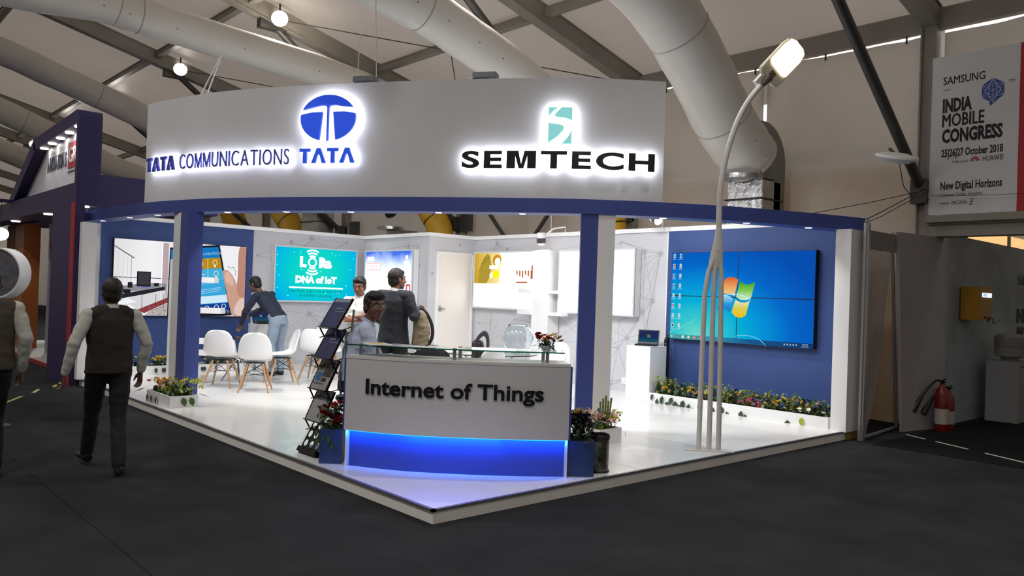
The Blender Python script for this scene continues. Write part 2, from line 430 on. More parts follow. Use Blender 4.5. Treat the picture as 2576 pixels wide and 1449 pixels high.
for o, b in ((wl, (3.514, 9.42, 15.26, 15.44)), (ws, (9.37, 9.52, 13.0, 15.26)), (wd, (9.37, 10.56, 12.86, 13.0)), (wb, (10.56, 10.76, 4.78, 13.0))):
    q = MB(); q.box(*b, ZT-.07, ZT); build(q, 'wall_cap', CAP, o)
net_print(wl, frame((6.86, 15.3, 0), (1, 0, 0), (0, -1, 0)), 2.5, ZP, ZT-.07, 3)
net_print(ws, frame((9.41, 15.3, 0), (0, -1, 0), (-1, 0, 0)), 2.32, ZP, ZT-.07, 4)
net_print(wd, frame((9.41, 12.9, 0), (1, 0, 0), (0, -1, 0)), .17, ZP, ZT-.07, 5)
net_print(wd, frame((9.60, 12.9, 0), (1, 0, 0), (0, -1, 0)), .95, 2.47, ZT-.07, 5)
net_print(wb, frame((10.6, 12.88, 0), (0, -1, 0), (-1, 0, 0)), 4.9, ZP, ZT-.07, 6)
q = MB(); q.box(4.06, 6.84, 15.27, 15.3, ZP, ZT-.07); build(q, 'blue_panel', BLUEWALL, wl)
q = MB(); q.box(10.57, 10.6, 4.90, 7.95, ZP, ZT-.07); build(q, 'blue_panel', BLUEWALL, wb)
q = MB(); q.box(10.565, 10.6, 7.95, 7.965, ZP, ZT-.07); build(q, 'panel_trim', CAP, wb)
# store-room door
DOORM = mat('door_white', 'efe9e2', .5)
q = MB(); q.box(9.64, 10.50, 12.875, 12.9, ZP+.01, 2.46); door = struct(build(q, 'door_1', DOORM))
q = MB(); q.box(9.60, 9.64, 12.86, 12.9, ZP, 2.50); q.box(10.50, 10.54, 12.86, 12.9, ZP, 2.50); q.box(9.64, 10.50, 12.86, 12.9, 2.46, 2.50); build(q, 'door_frame', CAP, door)
q = MB(); q.tube([(9.70, 12.875, 1.36), (9.70, 12.80, 1.36)], .018, 10); q.tube([(9.70, 12.81, 1.36), (9.78, 12.81, 1.36)], .016, 8); q.box(9.67, 9.73, 12.866, 12.876, 1.30, 1.42); build(q, 'door_handle', METAL, door, smooth=True)

# end posts of the beam (white)
q = MB(); q.box(3.43, 3.64, 13.95, 14.10, ZP, 2.60); post = build(q, 'white_end_post', WPAINT); tag(post, 'white end post under the left end of the blue beam, touching the neighbouring stand', 'post')
q = MB(); q.box(9.84, 10.24, 4.60, 4.80, ZP, 2.65); post2 = build(q, 'white_end_post', WPAINT); tag(post2, 'white end post under the right end of the blue beam, beside the big desktop screen', 'post')

# ---------------- curved beam, fascia
CTRL = [(3.60, 14.9), (3.645, 14.1), (3.70, 12.95), (3.79, 12.05), (3.92, 11.44), (4.07, 10.88), (4.36, 10.16), (4.92, 9.14), (5.50, 8.22), (6.07, 7.40), (6.66, 6.63), (7.15, 6.16), (7.62, 5.80), (8.15, 5.45), (8.68, 5.20), (9.5, 4.88), (10.29, 4.64)]
def catmull(P, n=8):
    P = [Vector((*p, 0)) for p in P]; out = []
    for i in range(len(P)-1):
        a, b, c, d = P[max(i-1, 0)], P[i], P[i+1], P[min(i+2, len(P)-1)]
        for k in range(n):
            t = k/n; out.append(.5*((2*b)+(c-a)*t+(2*a-5*b+4*c-d)*t*t+(3*b-a-3*c+d)*t**3))
    out.append(P[-1]); return out
ARC = catmull(CTRL)
for _ in range(3): ARC = [ARC[0]] + [(ARC[i-1]+ARC[i]*2+ARC[i+1])/4 for i in range(1, len(ARC)-1)] + [ARC[-1]]
ALEN = [0]
for a, b in zip(ARC, ARC[1:]): ALEN.append(ALEN[-1]+(b-a).length)
def arc(s):
    """point, tangent, outward normal at arc length s"""
    i = 0
    while i < len(ALEN)-2 and ALEN[i+1] < s: i += 1
    t = (s-ALEN[i])/(ALEN[i+1]-ALEN[i]); p = ARC[i].lerp(ARC[i+1], t)
    T0 = (ARC[i+1]-ARC[max(i-1, 0)]).normalized(); T1 = (ARC[min(i+2, len(ARC)-1)]-ARC[i]).normalized(); T = T0.lerp(T1, t).normalized()
    return p, T, Vector((T.y, -T.x, 0))
def arc_s(x, y):
    q = Vector((x, y, 0)); best = min(range(len(ARC)), key=lambda i: (ARC[i]-q).length)
    lo, hi = max(best-1, 0), min(best+1, len(ARC)-1); bs, bd = 0, 9
    for k in range(41):
        s = ALEN[lo]+(ALEN[hi]-ALEN[lo])*k/40; d = (arc(s)[0]-q).length
        if d < bd: bs, bd = s, d
    return bs
def arc_slab(s0, s1, off0, off1, z0, z1, n=70):
    """solid following the arc, offsets measured outward"""
    q = MB(); vs = []
    for i in range(n+1):
        p, T, N_ = arc(s0+(s1-s0)*i/n)
        for o, z in ((off0, z0), (off1, z0), (off1, z1), (off0, z1)): vs.append((p.x+N_.x*o, p.y+N_.y*o, z))
    fs = [(i*4+j, i*4+(j+1) % 4, (i+1)*4+(j+1) % 4, (i+1)*4+j) for i in range(n) for j in range(4)] + [(0, 1, 2, 3), (n*4+3, n*4+2, n*4+1, n*4)]
    return q.add(vs, fs)
SLEN = ALEN[-1]
beam = build(arc_slab(0, SLEN, -.30, 0, 2.655, 2.825), 'curved_blue_beam', BLUE)
tag(beam, 'long curved dark blue beam with small downlights, carried on posts over the open booth front', 'beam')
LED = emat('downlight_led', 'fff4ec', 14)
DLP = [(248, 552), (305, 546), (375, 541), (555, 534), (712, 533), (880, 534), (1090, 537), (1292, 541), (1660, 553), (1875, 562), (2047, 576)]
DLS = [.62, 1.75, 2.75, 4.72, 5.75, 6.62, 7.62, 8.50, 10.05, 10.92, 11.7]
for i, s_ in enumerate(DLS):
    pass
s0f, s1f = arc_s(3.778, 12.17), arc_s(7.58, 5.80)
fascia = build(arc_slab(s0f, s1f, -.24, -.012, 2.828, 4.25, 60), 'curved_white_fascia', mat('fascia_white', 'd2d2d6', .5, noise=.04, nscale=1.2))
tag(fascia, 'tall curved off-white fascia standing on the blue beam, carrying the lit company signs', 'fascia')
for k, s_ in enumerate((s0f+.6, s0f+2.4, s0f+4.1, s0f+5.2)):
    p, T, N_ = arc(s_); q = MB(); q.tube([(p.x, p.y, 4.252)-N_*.1 if False else Vector((p.x, p.y, 4.252))-N_*.1, Vector((p.x, p.y, 4.252))-N_*.1+T*.1], .03, 8)
    build(q, 'cable_clip', BLACK, fascia, smooth=True)
for lampS, lbl in ((arc_s(5.20, 8.69), 'grey floodlight housing on top of the white fascia, behind the round blue logo'), (arc_s(6.08, 7.38), 'grey floodlight housing on top of the white fascia, left of the green square logo')):
    p, T, N_ = arc(lampS); t = thing('fascia_floodlight', lbl, 'floodlight', (p.x-N_.x*.12, p.y-N_.y*.12, 4.25), math.atan2(T.y, T.x))
    q = MB(); q.box(-.15, .15, -.05, .10, .03, .105); build(q, 'lamp_housing', mat('floodlight_grey', '8b8f99', .5), t, bevel=.01)
    q = MB(); q.box(-.02, .02, -.02, .02, 0, .03); build(q, 'bracket', STEELD, t)
    q = MB(); q.quad((-.13, .101, .05), (.13, .101, .05), (.13, .085, .03), (-.13, .085, .03)); build(q, 'lamp_glass', LED, t)

# ---------------- the two blue-and-white posts under the beam
t = thing('beam_post', 'blue and white square post standing behind the yellow flower box on the left', 'post', (3.97, 10.9, ZP))
q = MB(); q.box(0, .20, 0, .30, 0, 2.548); build(q, 'blue_side', BLUE, t, bevel=.004)
q = MB(); q.box(.0, .2, .30, .56, 0, 2.548); build(q, 'white_side', WPAINT, t, bevel=.004, label='white painted half of the post')
def from_plan(name, pts, m_, parent, label=None):
    q = MB(); q.prism(pts, 0, 2.548); return build(q, name, m_, parent, label=label)
t = thing('beam_post', 'blue and white square post rising behind the right end of the curved counter', 'post', (0, 0, ZP))
s3 = arc_s(6.86, 6.45)
def apt(s_, off): p, T, N_ = arc(s_); return (p.x+N_.x*off, p.y+N_.y*off)
from_plan('blue_side', [apt(s3+.02, -.02), apt(s3+.22, -.02), apt(s3+.22, -.28), apt(s3+.02, -.28)], BLUE, t)
from_plan('white_side', [apt(s3+.22, -.02), apt(s3+.42, -.02), apt(s3+.42, -.28), apt(s3+.22, -.28)], WPAINT, t, 'white painted half of the post')
# ---------------- downlights in the beam soffit
for x, y in [(3.72, 14.13), (3.80, 12.95), (3.86, 12.0), (4.18, 10.46), (4.70, 9.64), (5.22, 8.86), (5.86, 7.88), (6.46, 7.02), (7.72, 5.91), (8.66, 5.37), (9.52, 4.99)]:
    p, T, N_ = arc(arc_s(x, y)); c = p - N_*.13
    q = MB(); q.lathe([(.052, -.004), (.052, .0), (.04, .0)], 16, (c.x, c.y, 2.655), caps=False); q.cur = 1
    q.lathe([(.0, -.008), (.02, -.007), (.036, -.004), (.041, .0)], 16, (c.x, c.y, 2.655))
    o = build(q, 'downlight', [METAL, LED], beam, smooth=True)
    spot_light('downlight_lamp', (c.x, c.y, 2.63), (-N_.x*.25, -N_.y*.25, -1), 25, 1.9, .8, .05, (1, .98, .95), parent=beam)

# floodlights behind the fascia shining into the booth (only the first two have a housing on top of it)
for s_ in (arc_s(5.20, 8.69), arc_s(6.08, 7.38), s0f+.8, s1f-.6):
    p, T, N_ = arc(s_); c = p - N_*.34
    area_light('fascia_flood_lamp', (c.x, c.y, 3.9), (-N_.x*.75, -N_.y*.75, -1), 48, .35, .2, (.97, .98, 1), 2.4)

# ================================================================== LIT SIGNS ON THE FASCIA
SBLUE = mat('sign_blue', '2450d8', .35, emit='2450e0', estr=.55)
SNAVY = mat('sign_navy_blue', '3a44a8', .35)
SBLACK = mat('sign_black', '17141c', .3)
STEAL = mat('sign_teal', '8fe0e0', .4, emit='8edede', estr=.55)
HALO = emat('white_led_backing', 'f2f5ff', 17.0)
STAND = .075
def bend(me, s0, off):
    """map local x -> arc length, -y -> outward, z -> height"""
    for v in me.vertices:
        x, y, z = v.co; p, T, N_ = arc(s0+x); v.co = (p.x+N_.x*(off-y), p.y+N_.y*(off-y), z)
def letter(parent, me, s0, z0, m_, halo=True, depth=.03):
    # me lies in the x-z plane centred in y; front layer
    for v in me.vertices: v.co.z += z0
    me.materials.clear(); me.materials.append(m_)
    if halo:
        # LED strip on the back of the letter, shining at the fascia
        hm = bpy.data.meshes.new('led_backing'); vs = [v.co.copy() for v in me.vertices]; ymax = max(v.y for v in vs)
        fs = [[i for i in p.vertices] for p in me.polygons if all(abs(vs[i].y-ymax) < 1e-5 for i in p.vertices)]
        used = sorted({i for f in fs for i in f}); mp = {i: k for k, i in enumerate(used)}
        hm.from_pydata([(vs[i].x, vs[i].y+.004, vs[i].z) for i in used], [], [[mp[i] for i in f] for f in fs]); hm.materials.append(HALO)
    bend(me, s0, STAND); me.update(); o = link('letter', me, parent)
    if halo:
        bend(hm, s0, STAND); hm.update(); link('led_backing', hm, o)
    return o
def wide_M(depth, bold):
    k = .105+bold*2; H_, w = .682, .66 if bold <= 0 else .74; s_ = k*(.8 if bold <= 0 else 1.25)
    if bold <= 0: s_ = .055
    P_ = [(0, 0), (0, H_), (s_*1.35, H_), (w/2, H_*.24), (w-s_*1.35, H_), (w, H_), (w, 0), (w-s_, 0), (w-s_, H_*.72), (w/2+s_*.28, 0), (w/2-s_*.28, 0), (s_, H_*.72), (s_, 0)]
    n = len(P_); q = MB(); vs = [(x, -depth/2, z) for x, z in P_]+[(x, depth/2, z) for x, z in P_]
    q.add(vs, [tuple(range(n))[::-1], tuple(range(n, 2*n))]+[(i, (i+1) % n, n+(i+1) % n, n+i) for i in range(n)])
    me = q.mesh('letter', SBLACK); bm = bmesh.new(); bm.from_mesh(me); bmesh.ops.triangulate(bm, faces=[f for f in bm.faces if len(f.verts) > 4]); bm.to_mesh(me); bm.free(); return me
def word(parent, txt, sA, sB, z0, z1, m_, bold=0, gaps=None, widths=None, depth=.022, lead=None):
    """letters of one word spread between arc lengths sA and sB, cap height z1-z0"""
    ms = []; adv = 0
    for ch in txt:
        if ch == 'M': me = wide_M(depth, bold)
        else: me, w = text_mesh(ch, 1.0, depth*1.0, 'letter', None, bold, res=6)
        xs = [v.co.x for v in me.vertices]; zs = [v.co.z for v in me.vertices]
        ms.append([me, min(xs), max(xs), min(zs), max(zs)])
    gap = .13 if gaps is None else gaps
    tot = sum(b-a for _, a, b, _, _ in ms)+gap*(len(ms)-1); k = (sB-sA)/tot; x = 0
    for me, a, b, zl, zh in ms:
        kz = (z1-z0)/(zh-zl)
        for v in me.vertices: v.co.x = (v.co.x-a+x)*k; v.co.z = (v.co.z-zl)*kz
        letter(parent, me, sA, z0, m_, depth=depth); x += b-a+gap
def poly_letter(parent, outer, holes, s0, z0, m_, depth=.03, name='letter', halo=True):
    """flat plate from 2D outline(s) -> extruded"""
    cu = bpy.data.curves.new('plate', 'CURVE'); cu.dimensions = '2D'; cu.fill_mode = 'BOTH'; cu.extrude = depth/2
    for ring in [outer]+holes:
        sp = cu.splines.new('POLY'); sp.points.add(len(ring)-1); sp.use_cyclic_u = True
        for p, q in zip(sp.points, ring): p.co = (q[0], q[1], 0, 1)
    o = bpy.data.objects.new('plate', cu); COL.objects.link(o)
    dg = bpy.context.evaluated_depsgraph_get(); me = bpy.data.meshes.new_from_object(o.evaluated_get(dg)); bpy.data.objects.remove(o); bpy.data.curves.remove(cu)
    for v in me.vertices: v.co = (v.co.x, -v.co.z, v.co.y)
    me.name = name
    r = letter(parent, me, s0, z0, m_, halo); r.name = name
    return r
# letter outlines without a bar in the A, as the wordmark has
def glyph_T(w, h, t, s): return [(0, h), (0, h-t), (w/2-s/2, h-t), (w/2-s/2, 0), (w/2+s/2, 0), (w/2+s/2, h-t), (w, h-t), (w, h)]
def glyph_A(w, h, s):
    return [(0, 0), (w*.36, h), (w*.64, h), (w, 0), (w-s, 0), (w*.60, h*.46), (w*.55, h*.57), (w*.5, h*.61), (w*.45, h*.57), (w*.40, h*.46), (s, 0)]
def tata_word(parent, sA, sB, z0, z1, m_):
    h = z1-z0; w = (sB-sA-.10*h*3)/4*1.0; x = 0
    for k in range(4):
        g = glyph_T(w*.86, h, h*.22, h*.27) if k % 2 == 0 else glyph_A(w*1.14, h, h*.29)
        poly_letter(parent, g, [], sA+x, z0, m_); x += (w*.86 if k % 2 == 0 else w*1.14)+.10*h
sa, sb, sc = arc_s(3.79, 12.05)+.10, arc_s(3.96, 11.26), arc_s(4.721, 9.484)
sign = thing('lit_company_sign', 'thin violet halo-lit capital letters at the left end of the white fascia', 'sign')
tata_word(sign, sa, sb-.03, 3.235, 3.43, SNAVY)
word(sign, 'COMMUNICATIONS', sb+.09, sc, 3.232, 3.43, SNAVY, bold=-.006, gaps=.17)
sd, se = arc_s(4.797, 9.344), arc_s(5.19, 8.692)
sign = thing('lit_logo_sign', 'round blue halo-lit emblem above four blue capital letters on the white fascia', 'sign')
tata_word(sign, sd, se, 3.24, 3.425, SBLUE)
R = (se-sd)/2*1.0; zc = 3.80; RZ = .29; sm = (sd+se)/2
def ell(a): return (R*math.cos(a), RZ*math.sin(a))
def emblem():
    u = lambda x, z: (R*(x), RZ*(z))
    # cap with the stem line
    top = [ell(math.radians(a)) for a in range(157, 22, -5)]
    und = [u(.55, .49), u(.25, .56), (u(.06, .54)), (u(.022, .44)), u(.022, -.98), u(-.022, -.98), u(-.022, .44), u(-.06, .54), u(-.25, .56), u(-.55, .49)]
    poly_letter(sign, top+und, [], sm, zc, SBLUE, name='emblem_cap')
    for sgn in (-1, 1):
        arcp = [ell(math.radians(a)) for a in range(10, -74, -6)]
        pts = [u(.20, .26), u(.6, .26), (arcp[0])]+arcp[1:]+[u(.30, -.93)]
        pts = [(sgn*x, z) for x, z in pts]
        poly_letter(sign, pts, [], sm, zc, SBLUE, name='emblem_side')
emblem()
sf, sg = arc_s(5.959, 7.54), arc_s(7.481, 5.891)
sign = thing('lit_company_sign', 'wide black halo-lit capital letters under a teal square emblem on the right of the fascia', 'sign')
word(sign, 'SEMTECH', sf, sg, 3.165, 3.37, SBLACK, bold=.034, gaps=.12)
sh, si = arc_s(6.561, 6.714), arc_s(6.755, 6.527); w = si-sh; h = .42
def sc_(pts): return [(x*w, z*h) for x, z in pts]
for pts in ([(0, 1), (0, .77), (.06, .82), (.2, .92), (.36, 1)],
            [(.55, 1), (1, 1), (1, .64), (.9, .68), (.7, .72), (.34, .745), (.25, .78), (.34, .86)],
            [(0, .58), (.1, .555), (.45, .53), (.62, .50), (.67, .44), (.62, .37), (.4, .2), (0, .02)],
            [(.60, 0), (.8, .14), (.93, .27), (1, .4), (1, 0)]):
    poly_letter(sign, sc_(pts), [], sh, 3.457, STEAL, name='emblem_piece')
# the white rest of the emblem is a translucent plate: lit from behind like the letters
q = MB(); q.box(-.01, w+.01, .012, .016, -.01, h+.01)
me = q.mesh('emblem_plate', mat('sign_white', 'ffffff', .5, emit='ffffff', estr=.9))
letter(sign, me, sh, 3.457, MATS['sign_white'], halo=True).name = 'emblem_plate'
q = MB(); k = 28; q.add([(R*1.0*math.cos(2*PI*a/k), .014, RZ*math.sin(2*PI*a/k)) for a in range(k)]+[(R*math.cos(2*PI*a/k), .018, RZ*math.sin(2*PI*a/k)) for a in range(k)], [tuple(range(k)), tuple(range(2*k-1, k-1, -1))]+[(a, (a+1) % k, k+(a+1) % k, k+a) for a in range(k)])
me = q.mesh('emblem_plate', MATS['sign_white'])
letter([c for c in COL.objects if c.name.startswith('lit_logo_sign')][0], me, sm, zc, MATS['sign_white'], halo=True).name = 'emblem_plate'

# ================================================================== HALL FLOODLIGHTS on the rafters
FLOODM = emat('flood_white', 'fff3e8', 22)
for y, lbl in ((15.16, 'glaring floodlight hung under a roof rafter, highest of the row'), (20.56, 'glaring floodlight hung under a rafter, second of the row'), (25.86, 'glaring floodlight at the roof, just above the white duct by the fascia end'),
               (31.2, None), (36.5, None), (9.96, None), (4.55, None)):
    z = ROOF(7.0)-.62
    t = thing('hall_floodlight', lbl or ({31.2: 'small far floodlight under the rafter, fourth of the row going left', 36.5: 'tiny farthest floodlight of the roof row, nearest the left edge', 9.96: 'floodlight above the frame over the fascia middle', 4.55: 'floodlight above the frame over the street lamp'}[y]), 'floodlight', (7.05, y-.24, z+.33))
    Mx = Vector((-.30, -.72, -.62)).to_track_quat('-Z', 'Y').to_matrix().to_4x4() @ Matrix.Scale(.92, 4)
    q = MB(); q.lathe([(.06, .14), (.1, .12), (.14, .03), (.175, -.02)], 18, M=Mx); build(q, 'reflector', METAL, t, smooth=True)
    q = MB(); q.lathe([(0, -.03), (.1, -.028), (.172, -.018)], 18, M=Mx); build(q, 'lamp_glass', FLOODM, t, smooth=True)
    q = MB(); q.tube([(0, 0, .12), (0, 0, .3)], .02, 6); build(q, 'hanger', STEELD, t)
    spot_light('hall_lamp', (7.05, y-.30, z+.25), (-.35, -.55, -1), 560, 2.6, .9, .15, (1, .97, .92), parent=None)

for y in (-6.25, -.9, 4.55, 9.96, 15.2, 25.9, 36.5):   # lamp row added out of view to brighten the fascia and aisle side
    z = ROOF(0)-.62; t = thing('hall_floodlight', {-6.25: 'added floodlight out of view, behind the camera', -.9: 'added floodlight out of view, over the camera', 4.55: 'added floodlight out of view, just left of the camera', 9.96: 'added floodlight out of view, beside the aisle', 15.2: 'added floodlight out of view, level with the booth end', 25.9: 'added floodlight out of view, beyond the dark blue stand', 36.5: 'added floodlight out of view, farthest down the hall'}[y], 'floodlight', (-1.5, y, z))
    q = MB(); q.lathe([(.06, .14), (.1, .12), (.14, .03), (.175, -.02)], 18); build(q, 'reflector', METAL, t, smooth=True)
    q = MB(); q.lathe([(0, -.03), (.1, -.028), (.172, -.018)], 18); build(q, 'lamp_glass', FLOODM, t, smooth=True)
    q = MB(); q.tube([(0, 0, .12), (0, 0, .6)], .02, 6); build(q, 'hanger', STEELD, t)
    spot_light('hall_lamp', (-1.5, y, z-.06), (.25, .1, -1), 640, 2.7, .9, .15, (1, .97, .93))
# ================================================================== SCREENS AND LIGHT BOXES
def radial_emat(name, center, radius, stops, strength, squash=(1, 1, 1)):
    m = bpy.data.materials.new(name); m.use_nodes = True; nt = m.node_tree; N = nt.nodes; L = nt.links; N.clear()
    tc = N.new('ShaderNodeTexCoord'); su = N.new('ShaderNodeVectorMath'); su.operation = 'SUBTRACT'; su.inputs[1].default_value = center
    mu = N.new('ShaderNodeVectorMath'); mu.operation = 'MULTIPLY'; mu.inputs[1].default_value = squash
    le = N.new('ShaderNodeVectorMath'); le.operation = 'LENGTH'; L.new(tc.outputs['Object'], su.inputs[0]); L.new(su.outputs[0], mu.inputs[0]); L.new(mu.outputs[0], le.inputs[0])
    di = N.new('ShaderNodeMath'); di.operation = 'DIVIDE'; di.inputs[1].default_value = radius; L.new(le.outputs['Value'], di.inputs[0])
    cr = N.new('ShaderNodeValToRGB'); el = cr.color_ramp.elements
    while len(el) > 1: el.remove(el[-1])
    el[0].position = stops[0][0]; el[0].color = lin(stops[0][1])
    for p, c in stops[1:]:
        e = el.new(p); e.color = lin(c)
    L.new(di.outputs[0], cr.inputs[0]); e = N.new('ShaderNodeEmission'); e.inputs[1].default_value = strength; L.new(cr.outputs[0], e.inputs[0])
    o = N.new('ShaderNodeOutputMaterial'); L.new(e.outputs[0], o.inputs[0]); MATS[name] = m
    return m
def flat(parent, name, F, polys, m_, layer=1, kind=None):
    q = MB()
    for k_, p in enumerate(polys): q.add([F @ Vector((x, -.0012*layer-(k_ % 40)*.00002, z)) for x, z in p], [tuple(range(len(p)))])
    me = bpy.data.meshes.new(name); me.from_pydata(q.v, [], q.f); me.materials.append(m_)
    return link(name, me, parent)
def rect(x0, x1, z0, z1): return [(x0, z0), (x1, z0), (x1, z1), (x0, z1)]
def disc(x, z, rx, rz=None, n=14): rz = rz or rx; return [(x+rx*math.cos(2*PI*i/n), z+rz*math.sin(2*PI*i/n)) for i in range(n)]
def stroke(pts, w):
    out = []
    for a, b in zip(pts, pts[1:]):
        a, b = Vector(a), Vector(b); d = (b-a); 
        if d.length < 1e-6: continue
        t = Vector((-d.y, d.x)).normalized()*w/2; out.append([tuple(a-t), tuple(b-t), tuple(b+t), tuple(a+t)])
    return out
def soft(P, n=5):
    out = []; k = len(P)
    for i in range(k):
        a, b, c, d = (Vector((*P[(i+j) % k], 0)) for j in (-1, 0, 1, 2))
        for m_ in range(n):
            t_ = m_/n; v = .5*((2*b)+(c-a)*t_+(2*a-5*b+4*c-d)*t_*t_+(3*b-a-3*c+d)*t_**3); out.append((min(max(v.x, .008), 2.412), min(max(v.y, .008), 1.362)))
    return out
def arcpts(cx, cz, r, a0, a1, n=16, rz=None): rz = rz or r; return [(cx+r*math.cos(math.radians(a0+(a1-a0)*i/n)), cz+rz*math.sin(math.radians(a0+(a1-a0)*i/n))) for i in range(n+1)]
BEZEL = mat('screen_bezel', '0c0d10', .35)
E_ = lambda n, c, s=1.0: emat('lit_'+n, c, s)

def video_wall(label, org, right, normal, image_m, depth=.11):
    """four panels edge to edge with thin bezels; returns thing and the face frame"""
    w, h = 2.42, 1.37; F = frame(org, right, normal); t = thing('video_wall', label, 'video wall')
    for i in (0, 1):
        for j in (0, 1):
            q = MB(); q.box(i*w/2+.001, (i+1)*w/2-.001, 0, depth, j*h/2+.001, (j+1)*h/2-.001, F); p = build(q, 'screen_panel', BEZEL, t)
            b = .006; q = MB(); q.quad(*[F @ Vector(v) for v in ((i*w/2+b, -.001, j*h/2+b), ((i+1)*w/2-b, -.001, j*h/2+b), ((i+1)*w/2-b, -.001, (j+1)*h/2-b), (i*w/2+b, -.001, (j+1)*h/2-b))])
            build(q, 'lit_screen', image_m, p)
    return t, F
# right: blue desktop
RS = radial_emat('desktop_glow', (10.49, 7.30, 1.16), 1.9, [(0, '6fe0d0'), (.16, '38ccd2'), (.34, '06b4dc'), (.5, '0698dc'), (.72, '0668cc'), (1, '0750b4')], .95, (1, .85, 1.25))
vw, F = video_wall('two-by-two video wall on the right blue wall showing a blue desktop with a four-colour window emblem', (10.47, 7.80, 1.074), (0, -1, 0), (-1, 0, 0), RS)
def pane(pts, name, col, s=.95, layer=3): flat(vw, name, F, [pts], E_(name, col, s), layer)
def wave4(x0, x1, zt0, zt1, zb0, zb1, bt, bb, sl=.0):
    top = [(x0+(x1-x0)*i/8, zt0+(zt1-zt0)*i/8+bt*math.sin(PI*i/8)) for i in range(9)]
    bot = [(x1-sl+(x0-x1)*i/8, zb1+(zb0-zb1)*i/8+bb*math.sin(PI*i/8)) for i in range(9)]
    return top+bot
G = lambda n, st, lo, hi: grad_emat(n, st, 1.0, 2, lo, hi)
g1 = G('flag_red', [(0, 'e8d890'), (.55, 'e8a060'), (1, 'e05a24')], 1.074+.68, 1.074+.98)
g2 = G('flag_green', [(0, 'c8e8c0'), (.5, '7cc850'), (1, '3f9a30')], 1.074+.66, 1.074+.92)
g3 = G('flag_blue', [(0, '1a70c8'), (.5, '2a9ae0'), (1, 'a0dcec')], 1.074+.46, 1.074+.72)
g4 = G('flag_yellow', [(0, 'e8c020'), (.5, 'd8cc50'), (1, 'e8e8c8')], 1.074+.40, 1.074+.66)
flat(vw, 'emblem_pane', F, [[(.93, .75), (.99, .95), (1.05, .985), (1.13, .985), (1.22, .95), (1.16, .70), (1.08, .735), (1.00, .735)]], g1, 3)
flat(vw, 'emblem_pane', F, [[(1.19, .69), (1.25, .925), (1.32, .885), (1.40, .875), (1.50, .92), (1.44, .68), (1.36, .645), (1.27, .65)]], g2, 3)
flat(vw, 'emblem_pane', F, [[(.86, .50), (.92, .71), (1.0, .72), (1.08, .70), (1.14, .665), (1.10, .46), (1.02, .50), (.94, .515)]], g3, 3)
flat(vw, 'emblem_pane', F, [[(1.12, .46), (1.18, .65), (1.26, .615), (1.34, .61), (1.42, .64), (1.36, .42), (1.29, .385), (1.2, .39)]], g4, 3)
flat(vw, 'emblem_shine', F, stroke(arcpts(1.15, .60, .30, 150, 20, 14, .13), .010), E_('shine', 'c8f4ff'), 4)
flat(vw, 'desktop_arc', F, stroke(arcpts(1.36, -.08, .36, 20, 120, 14, .21), .010), E_('arc', '7fd8f0', .9), 2)
flat(vw, 'desktop_arc', F, stroke([(.0, .10), (.22, .19), (.5, .33)], .006), E_('arc2', '9fe8e4', .9), 2)
flat(vw, 'taskbar', F, [rect(.007, 2.413, .008, .075)], grad_emat('taskbar_m', [(0, '4fb0a8'), (.3, '3a9cb8'), (.6, '1c5c98'), (1, '123c78')], .85, 1, 7.8, 5.4), 2)
cols = ['7a9a6a', 'c0504c', '3a5ca8', '3a5ca8', 'c8d0d0', 'c03c38', 'd0d4d8', '383c48']; cols2 = ['506a80', 'd0c890', 'c8d4b8', 'c8c890', 'd0b890', 'c8ccb0', 'ccd0c0', 'd8dcc0']
for r_ in range(8):
    z = 1.315-r_*.157
    for k, (x, c_) in enumerate(((.055, cols[r_]), (.175, cols2[r_]))):
        flat(vw, 'desktop_icon', F, [rect(x-.020, x+.020, z-.032, z+.032)], E_('icon_b', 'd0e4e8', .9), 3)
        flat(vw, 'desktop_icon', F, [disc(x+.002, z, .014, .022, 8)], E_('icon'+c_, c_, .9), 4)
        put_text(['agent', 'Mozilla', 'TeamV', 'Skype', 'Computer', 'Recycle', 'Acrobat', 'TagMe'][r_] if k == 0 else ['Network', 'Google', 'Demo', 'Database', 'Shared', 'New', 'Folder', 'Screens'][r_], F @ Matrix.Translation((x, -.004, z-.058)), .022, .001, E_('icon_text', 'e8f6ff', .9), vw, 'icon_text', 'c', res=1)
for i, c_ in enumerate(('70c8b0', '3c78c8', 'e0e4e8', 'e0dca8', 'e07830', 'd04838')):
    x = .045+i*.107; flat(vw, 'taskbar_icon', F, [disc(x, .042, .024, .026, 12)], E_('tb'+c_, c_, .9), 4); flat(vw, 'taskbar_icon', F, [disc(x, .042, .010, .011, 8)], E_('tbw', 'f0f4f4', .9), 5)
for i in range(5): flat(vw, 'tray_icon', F, [rect(1.98+i*.045, 2.0+i*.045, .03, .05)], E_('tray', 'c8d8e8', .8), 4)
put_text('9:09 AM', F @ Matrix.Translation((2.30, -.004, .045)), .024, .001, E_('icon_text', 'e8f6ff'), vw, 'clock_text', 'c', res=1)
put_text('25-10-2018', F @ Matrix.Translation((2.30, -.004, .018)), .022, .001, E_('icon_text', 'e8f6ff'), vw, 'clock_text', 'c', res=1)

